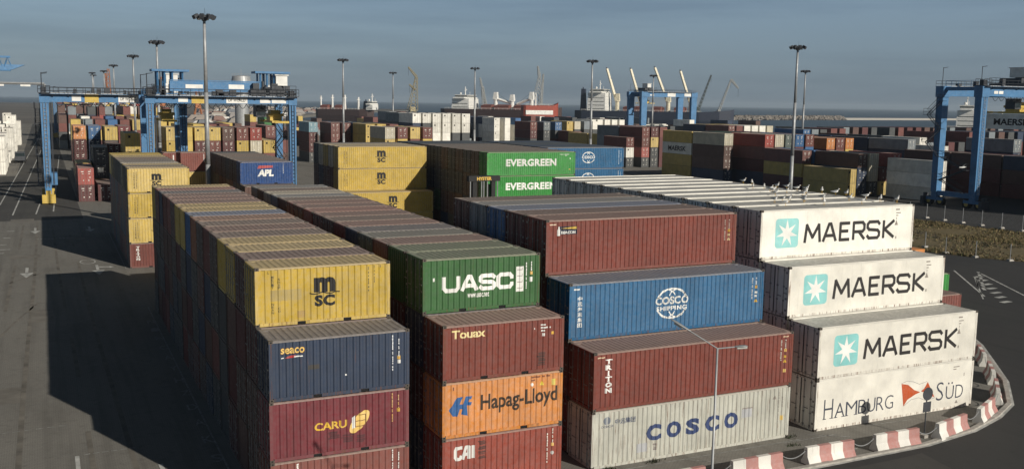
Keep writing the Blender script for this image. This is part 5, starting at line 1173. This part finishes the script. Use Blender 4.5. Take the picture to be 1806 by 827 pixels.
ship('bulk carrier with white deckhouse and four raised cream cranes over a navy hull', at((447,743),57), SA, 142, 25, 14.5, M['hullnavy'], (-50,17,16,25), ((-22,8),(-12,8),(4,8),(24,8)), ((-33.5,15.5,-11,28,2),(-11.5,15,-11,28,2),(13,15.5,-13.5,29,2),(33,15.5,-10.5,26,2)), (), 'cream')
ship('low ship with slim white posts at the left of the moored ships', (262,905), SA, 62, 14, 11.5, M['hullmaroon'], (29,7,5,12), ((-22,8),(-6,8)), (), ((-28,13,.9),(-15,14,1.1),(-1,14,1.2),(14,12,1.2)), fun=True)
ship('white ship house seen between the legs of the right gantry', (573,427), SA-.1, 64, 18, 8.0, M['hullnavy'], (-12,12,12,15), (), (), ((10,12,.5),), 'white', fun=False)
def lattice(g, a, b, w0, w1, n, r=.18):
    a, b = Vector(a), Vector(b); d = (b-a).normalized(); u = Vector((0,1,0)); s_ = d.cross(u).normalized(); u = s_.cross(d)
    P = lambda k, i: a+(b-a)*k/n+(s_*(1 if i in (0,3) else -1)+u*(1 if i < 2 else -1))*((w0+(w1-w0)*k/n)/2)
    for k in range(n):
        for i in range(4): g.bar(P(k,i), P(k+1,i), r*1.5); g.bar(P(k,i), P(k+1,(i+1) % 4), r)
def quay_crane(label, loc, mat, tower, jib, base=6., jib2=None, w=5.):
    t = thing('harbour_crane', label, 'harbour crane', (*loc, 0)); g = MB()
    for sx in (-1,1):
        for q in (-1,1): g.bar((sx*base/2,q*base/2,0),(sx*base*.3,q*base*.3,8),.8)
    g.box(-base*.35,-base*.35,8,base*.35,base*.35,9); g.build('portal', mat, t)
    g = MB(); lattice(g,(0,0,9),(tower[0],0,tower[1]), w, 1.6, 9, .26); tw = g.build('tower', mat, t)
    g = MB(); g.box(-2.4,-2,9,2.6,2,12.2); g.build('machine_house', mat, t)
    for j in (jib, jib2):
        if j: g = MB(); lattice(g,(j[0],0,j[1]),(j[2],0,j[3]),1.9,.8,10,.22); jj = g.build('jib', mat, tw); g = MB(); g.bar((j[2],0,j[3]),(j[2],0,j[3]-8),.18); g.build('hoist_rope', M['darksteel'], jj)
M['palegrey'] = plain('pale_grey_steel', (.42,.43,.42), .6); M['beige'] = plain('beige_steel', (.36,.31,.19), .7); M['gdark'] = plain('grey_green_steel', (.12,.14,.14), .7)
quay_crane('tall pale grey lattice harbour crane beside the red ship', (402,768), M['palegrey'], (3,42), (3,42,1,51), 9, (5,14,7,44), 8.)
quay_crane('grey lattice crane behind the bulk carrier', (366,802), M['palegrey'], (-3,32), (1,14,-5.5,40), 7, None, 4)
quay_crane('beige harbour crane with a folded dark head left of the white bridge', (307,838), M['beige'], (4,40), (4,40,-4,49), 8, (3,28,-3,33), 8.)
quay_crane('dark slewing crane right of the cream ship cranes', (548,720), M['gdark'], (0,16), (0,12,14,46), 8)
quay_crane('pale slewing crane with a kinked jib farthest right of the ships', (566,712), M['palegrey'], (0,14), (0,12,13,42), 8, (13,42,22,34))
for i, (x, y, h, lb) in enumerate(((46,905,42,'orange lattice crane tower rising over the far left gantry'),(91,905,36,'second orange lattice tower, right of the first among the lamp masts'),(122,905,30,'short orange lattice tower behind the second lamp mast'))):
    quay_crane(lb, (x,y), M['orange'], (.5,h), (0,12,-2,h-4), 7, None, 4.5)
# round control tower behind the gantries
t = thing('control_tower', 'round metal-clad tower top with stacked drums behind the gantry cranes', 'tower', (83,467,0))
g = MB(); g.lathe([(3.4,0),(3.4,20),(4.9,20.5),(4.9,21)],24); g.build('shaft', M['steel'], t, smooth=False)
g = MB(); g.lathe([(5.4,21),(5.9,22),(5.9,23.2),(5.3,23.3)],28); g.lathe([(5.0,24.6),(5.1,24.7),(4.6,27.6),(4.3,28.6),(1,29)],28); g.build('drum', M['steel'], t, smooth=False)
g = MB(); g.lathe([(4.8,23.31),(4.8,24.6)],28); g.build('window_band', M['glass'], t)
g = MB(); railing(g,(-4.5,0,28.3),(4.5,0,28.3),1.4,1.5,.1); g.tube((0,0,29),(0,0,32),.1,None,5); g.build('roof_rail', M['steel'], t)
# ship-to-shore crane whose boom tip enters at the far left
t = thing('quayside_crane', 'blue lattice boom of a large quayside crane entering at the left edge', 'quayside crane', (-113,640,0))
g = MB()
for z in (32.6,40.6):
    for y in (-3,3): g.box(-30,y-.5,z-.5,89,y+.5,z+.5)
for k in range(24):
    x = -30+k*5
    for y in (-3,3): g.bar((x,y,32.6),(x+2.5,y,40.6),.5); g.bar((x+2.5,y,40.6),(x+5,y,33.2),.35)
    g.bar((x,-3,33.2),(x,3,33.2),.4)
g.tbox((82,-3.4,90,3.4,33),(84,-3,97,3,36)); g.build('boom', M['crane'], t)
g = MB(); g.box(60,-4,38,80,4,38.3); g.box(70,-2.4,38.3,78,2.4,40.6,1); railing(g,(60,-4,38.3),(88,-4,38.3),1.2,2.5,.12); g.build('boom_platform', [M['steel'], M['white']], t)
g = MB(); g.box(66,-2,29.8,76,2,32.4); g.build('boom_trolley', M['darksteel'], t)
for x in (-28,-4):
    for y in (-9,9): g = MB(); g.tbox((x-1.2,y-1,x+1.2,y+1,0),(x-1,y*.4-1,x+1,y*.4+1,34)); g.build('leg', M['crane'], t)
g = MB(); g.tbox((-6,-2.5,-2,2.5,38),(-5,-1,-3,1,60)); g.bar((-4,0,60),(40,0,38),.5); g.bar((-4,0,60),(80,0,38),.5); g.build('apex_frame', M['crane'], t)
# lane-side portal frame at the far left
t = thing('lane_portal', 'pale grey portal frame spanning the lane left of the gantry', 'portal', (-20.5,268,0)); g = MB()
g.bar((0,0,0),(0,0,21),.55); g.bar((0,0,20.8),(13.5,0,20.8),.5); g.bar((13.5,0,0),(13.5,0,20.8),.55); g.build('frame', M['steel'], t)
g = MB(); g.box(1,-.4,20.0,3.4,-.3,20.5); g.box(7.5,-.4,20.0,10,-.3,20.5); g.build('panel', M['white'], t)
# small truck and yard tractor by the left lane
t = thing('yard_truck', 'small dark yard truck parked beside the white boxes on the left lane', 'truck', (-13.6,246,0)); g = MB(); g.box(-1.2,0,.7,1.2,2.2,2.9); g.box(-1.1,-.02,1.8,1.1,0,2.6,1); g.build('cab', [M['darksteel'], M['glass']], t); g = MB(); g.box(-1.2,2.3,.8,1.2,11,1.2); g.build('chassis', M['darksteel'], t)
for x in (-1.1,1.1):
    for y in (1,8,10): g = MB(); g.tube((x-.2,y,.5),(x+.2,y,.5),.5,None,12); g.build('wheel', M['tyre'], t)
# breakwaters of rubble, far clutter on the long quay
rk = random.Random(11)
def rocks(g, path, wid, hgt, n, s0, s1):
    P = [Vector((*p,0)) for p in path]
    for _ in range(n):
        k = rk.randrange(len(P)-1); p = P[k]+(P[k+1]-P[k])*rk.random(); d = (P[k+1]-P[k]).normalized(); q = Vector((-d.y,d.x,0))*rk.gauss(0,wid*.35); s_ = rk.uniform(s0,s1); h = hgt*math.exp(-(q.length/wid)**2*3)
        c = p+q; g.col = rk.choice(((.16,.135,.11),(.11,.095,.08),(.22,.19,.16),(.07,.06,.055))); z = -3+h*rk.uniform(.5,1)
        v = [(c.x+s_*rk.uniform(.6,1)*sx, c.y+s_*rk.uniform(.6,1)*sy_, z+s_*.6*sz) for sz in (-1,1) for sx, sy_ in ((-1,-1),(1,-1),(1,1),(-1,1))]
        g.grid(v, [(0,3,2,1),(4,5,6,7),(0,1,5,4),(1,2,6,5),(2,3,7,6),(3,0,4,7)])
g = MB(); rocks(g, [(700,1020),(900,1120),(1120,1190),(1190,1200)], 14, 6.5, 5200, .6, 2.2); o = g.build('rubble_breakwater', M['tint'], colattr=True); struct(o)
g = MB(); g.prism([(1180,1190),(1700,1290),(2300,1340),(2300,1352),(1700,1302),(1180,1204)], -5, 0.5); struct(g.build('far_breakwater', M['concrete']))
g = MB(); g.cbox(2300,2340,3,260,40,9); g.cbox(2700,2300,2,300,40,7)
sheet_poly('far_quay_ground', [(60,646),(215,645),(190,900),(420,1450),(690,1880),(300,2590),(-700,2590),(-700,640)], .01, M['farland'])
g = MB()
for _ in range(1500):
    y = rk.uniform(650,1850); x = rk.uniform(.19*y-60, .44*y-20)
    if x > 120+max(0,(y-640))*.32: continue
    s_ = rk.uniform(2,9); h = rk.choice((1,1.5,2,3,4,5))*rk.uniform(.5,1.1); g.col = rk.choice(((.20,.175,.15),(.30,.27,.23),(.12,.10,.09),(.24,.20,.17),(.55,.53,.5),(.16,.07,.05),(.10,.11,.13),(.22,.2,.19)))
    g.tbox((x-s_,y-s_,x+s_,y+s_,0),(x-s_*rk.uniform(.2,.95),y-s_*.8,x+s_*rk.uniform(.2,.95),y+s_*.8,h))
o = g.build('distant_quay_clutter', M['tint'], colattr=True); o['kind'] = 'stuff'; o['label'] = 'far quay covered with heaps, sheds and vehicles'
# ------------------------------------------------------------------ thin sea haze
if HAZE:
    g = MB(); g.box(-15500,-1500,-7,15500,14500,75); hz_ = g.build('haze', [])
    hm = bpy.data.materials.new('haze_air'); hm.use_nodes = True; ht = hm.node_tree; ht.nodes.remove(ht.nodes['Principled BSDF'])
    pv = N(ht, 'ShaderNodeVolumePrincipled'); pv.inputs['Color'].default_value = (.62,.74,.86,1); pv.inputs['Density'].default_value = HAZE; pv.inputs['Anisotropy'].default_value = .0
    ht.links.new(pv.outputs[0], [n for n in ht.nodes if n.type == 'OUTPUT_MATERIAL'][0].inputs['Volume']); hz_.data.materials.append(hm); hz_['kind'] = 'stuff'; hz_['label'] = 'thin sea haze'
for o in list(bpy.data.objects):
    if 'cid' in o and not DEBUG_IDS: del o['cid']
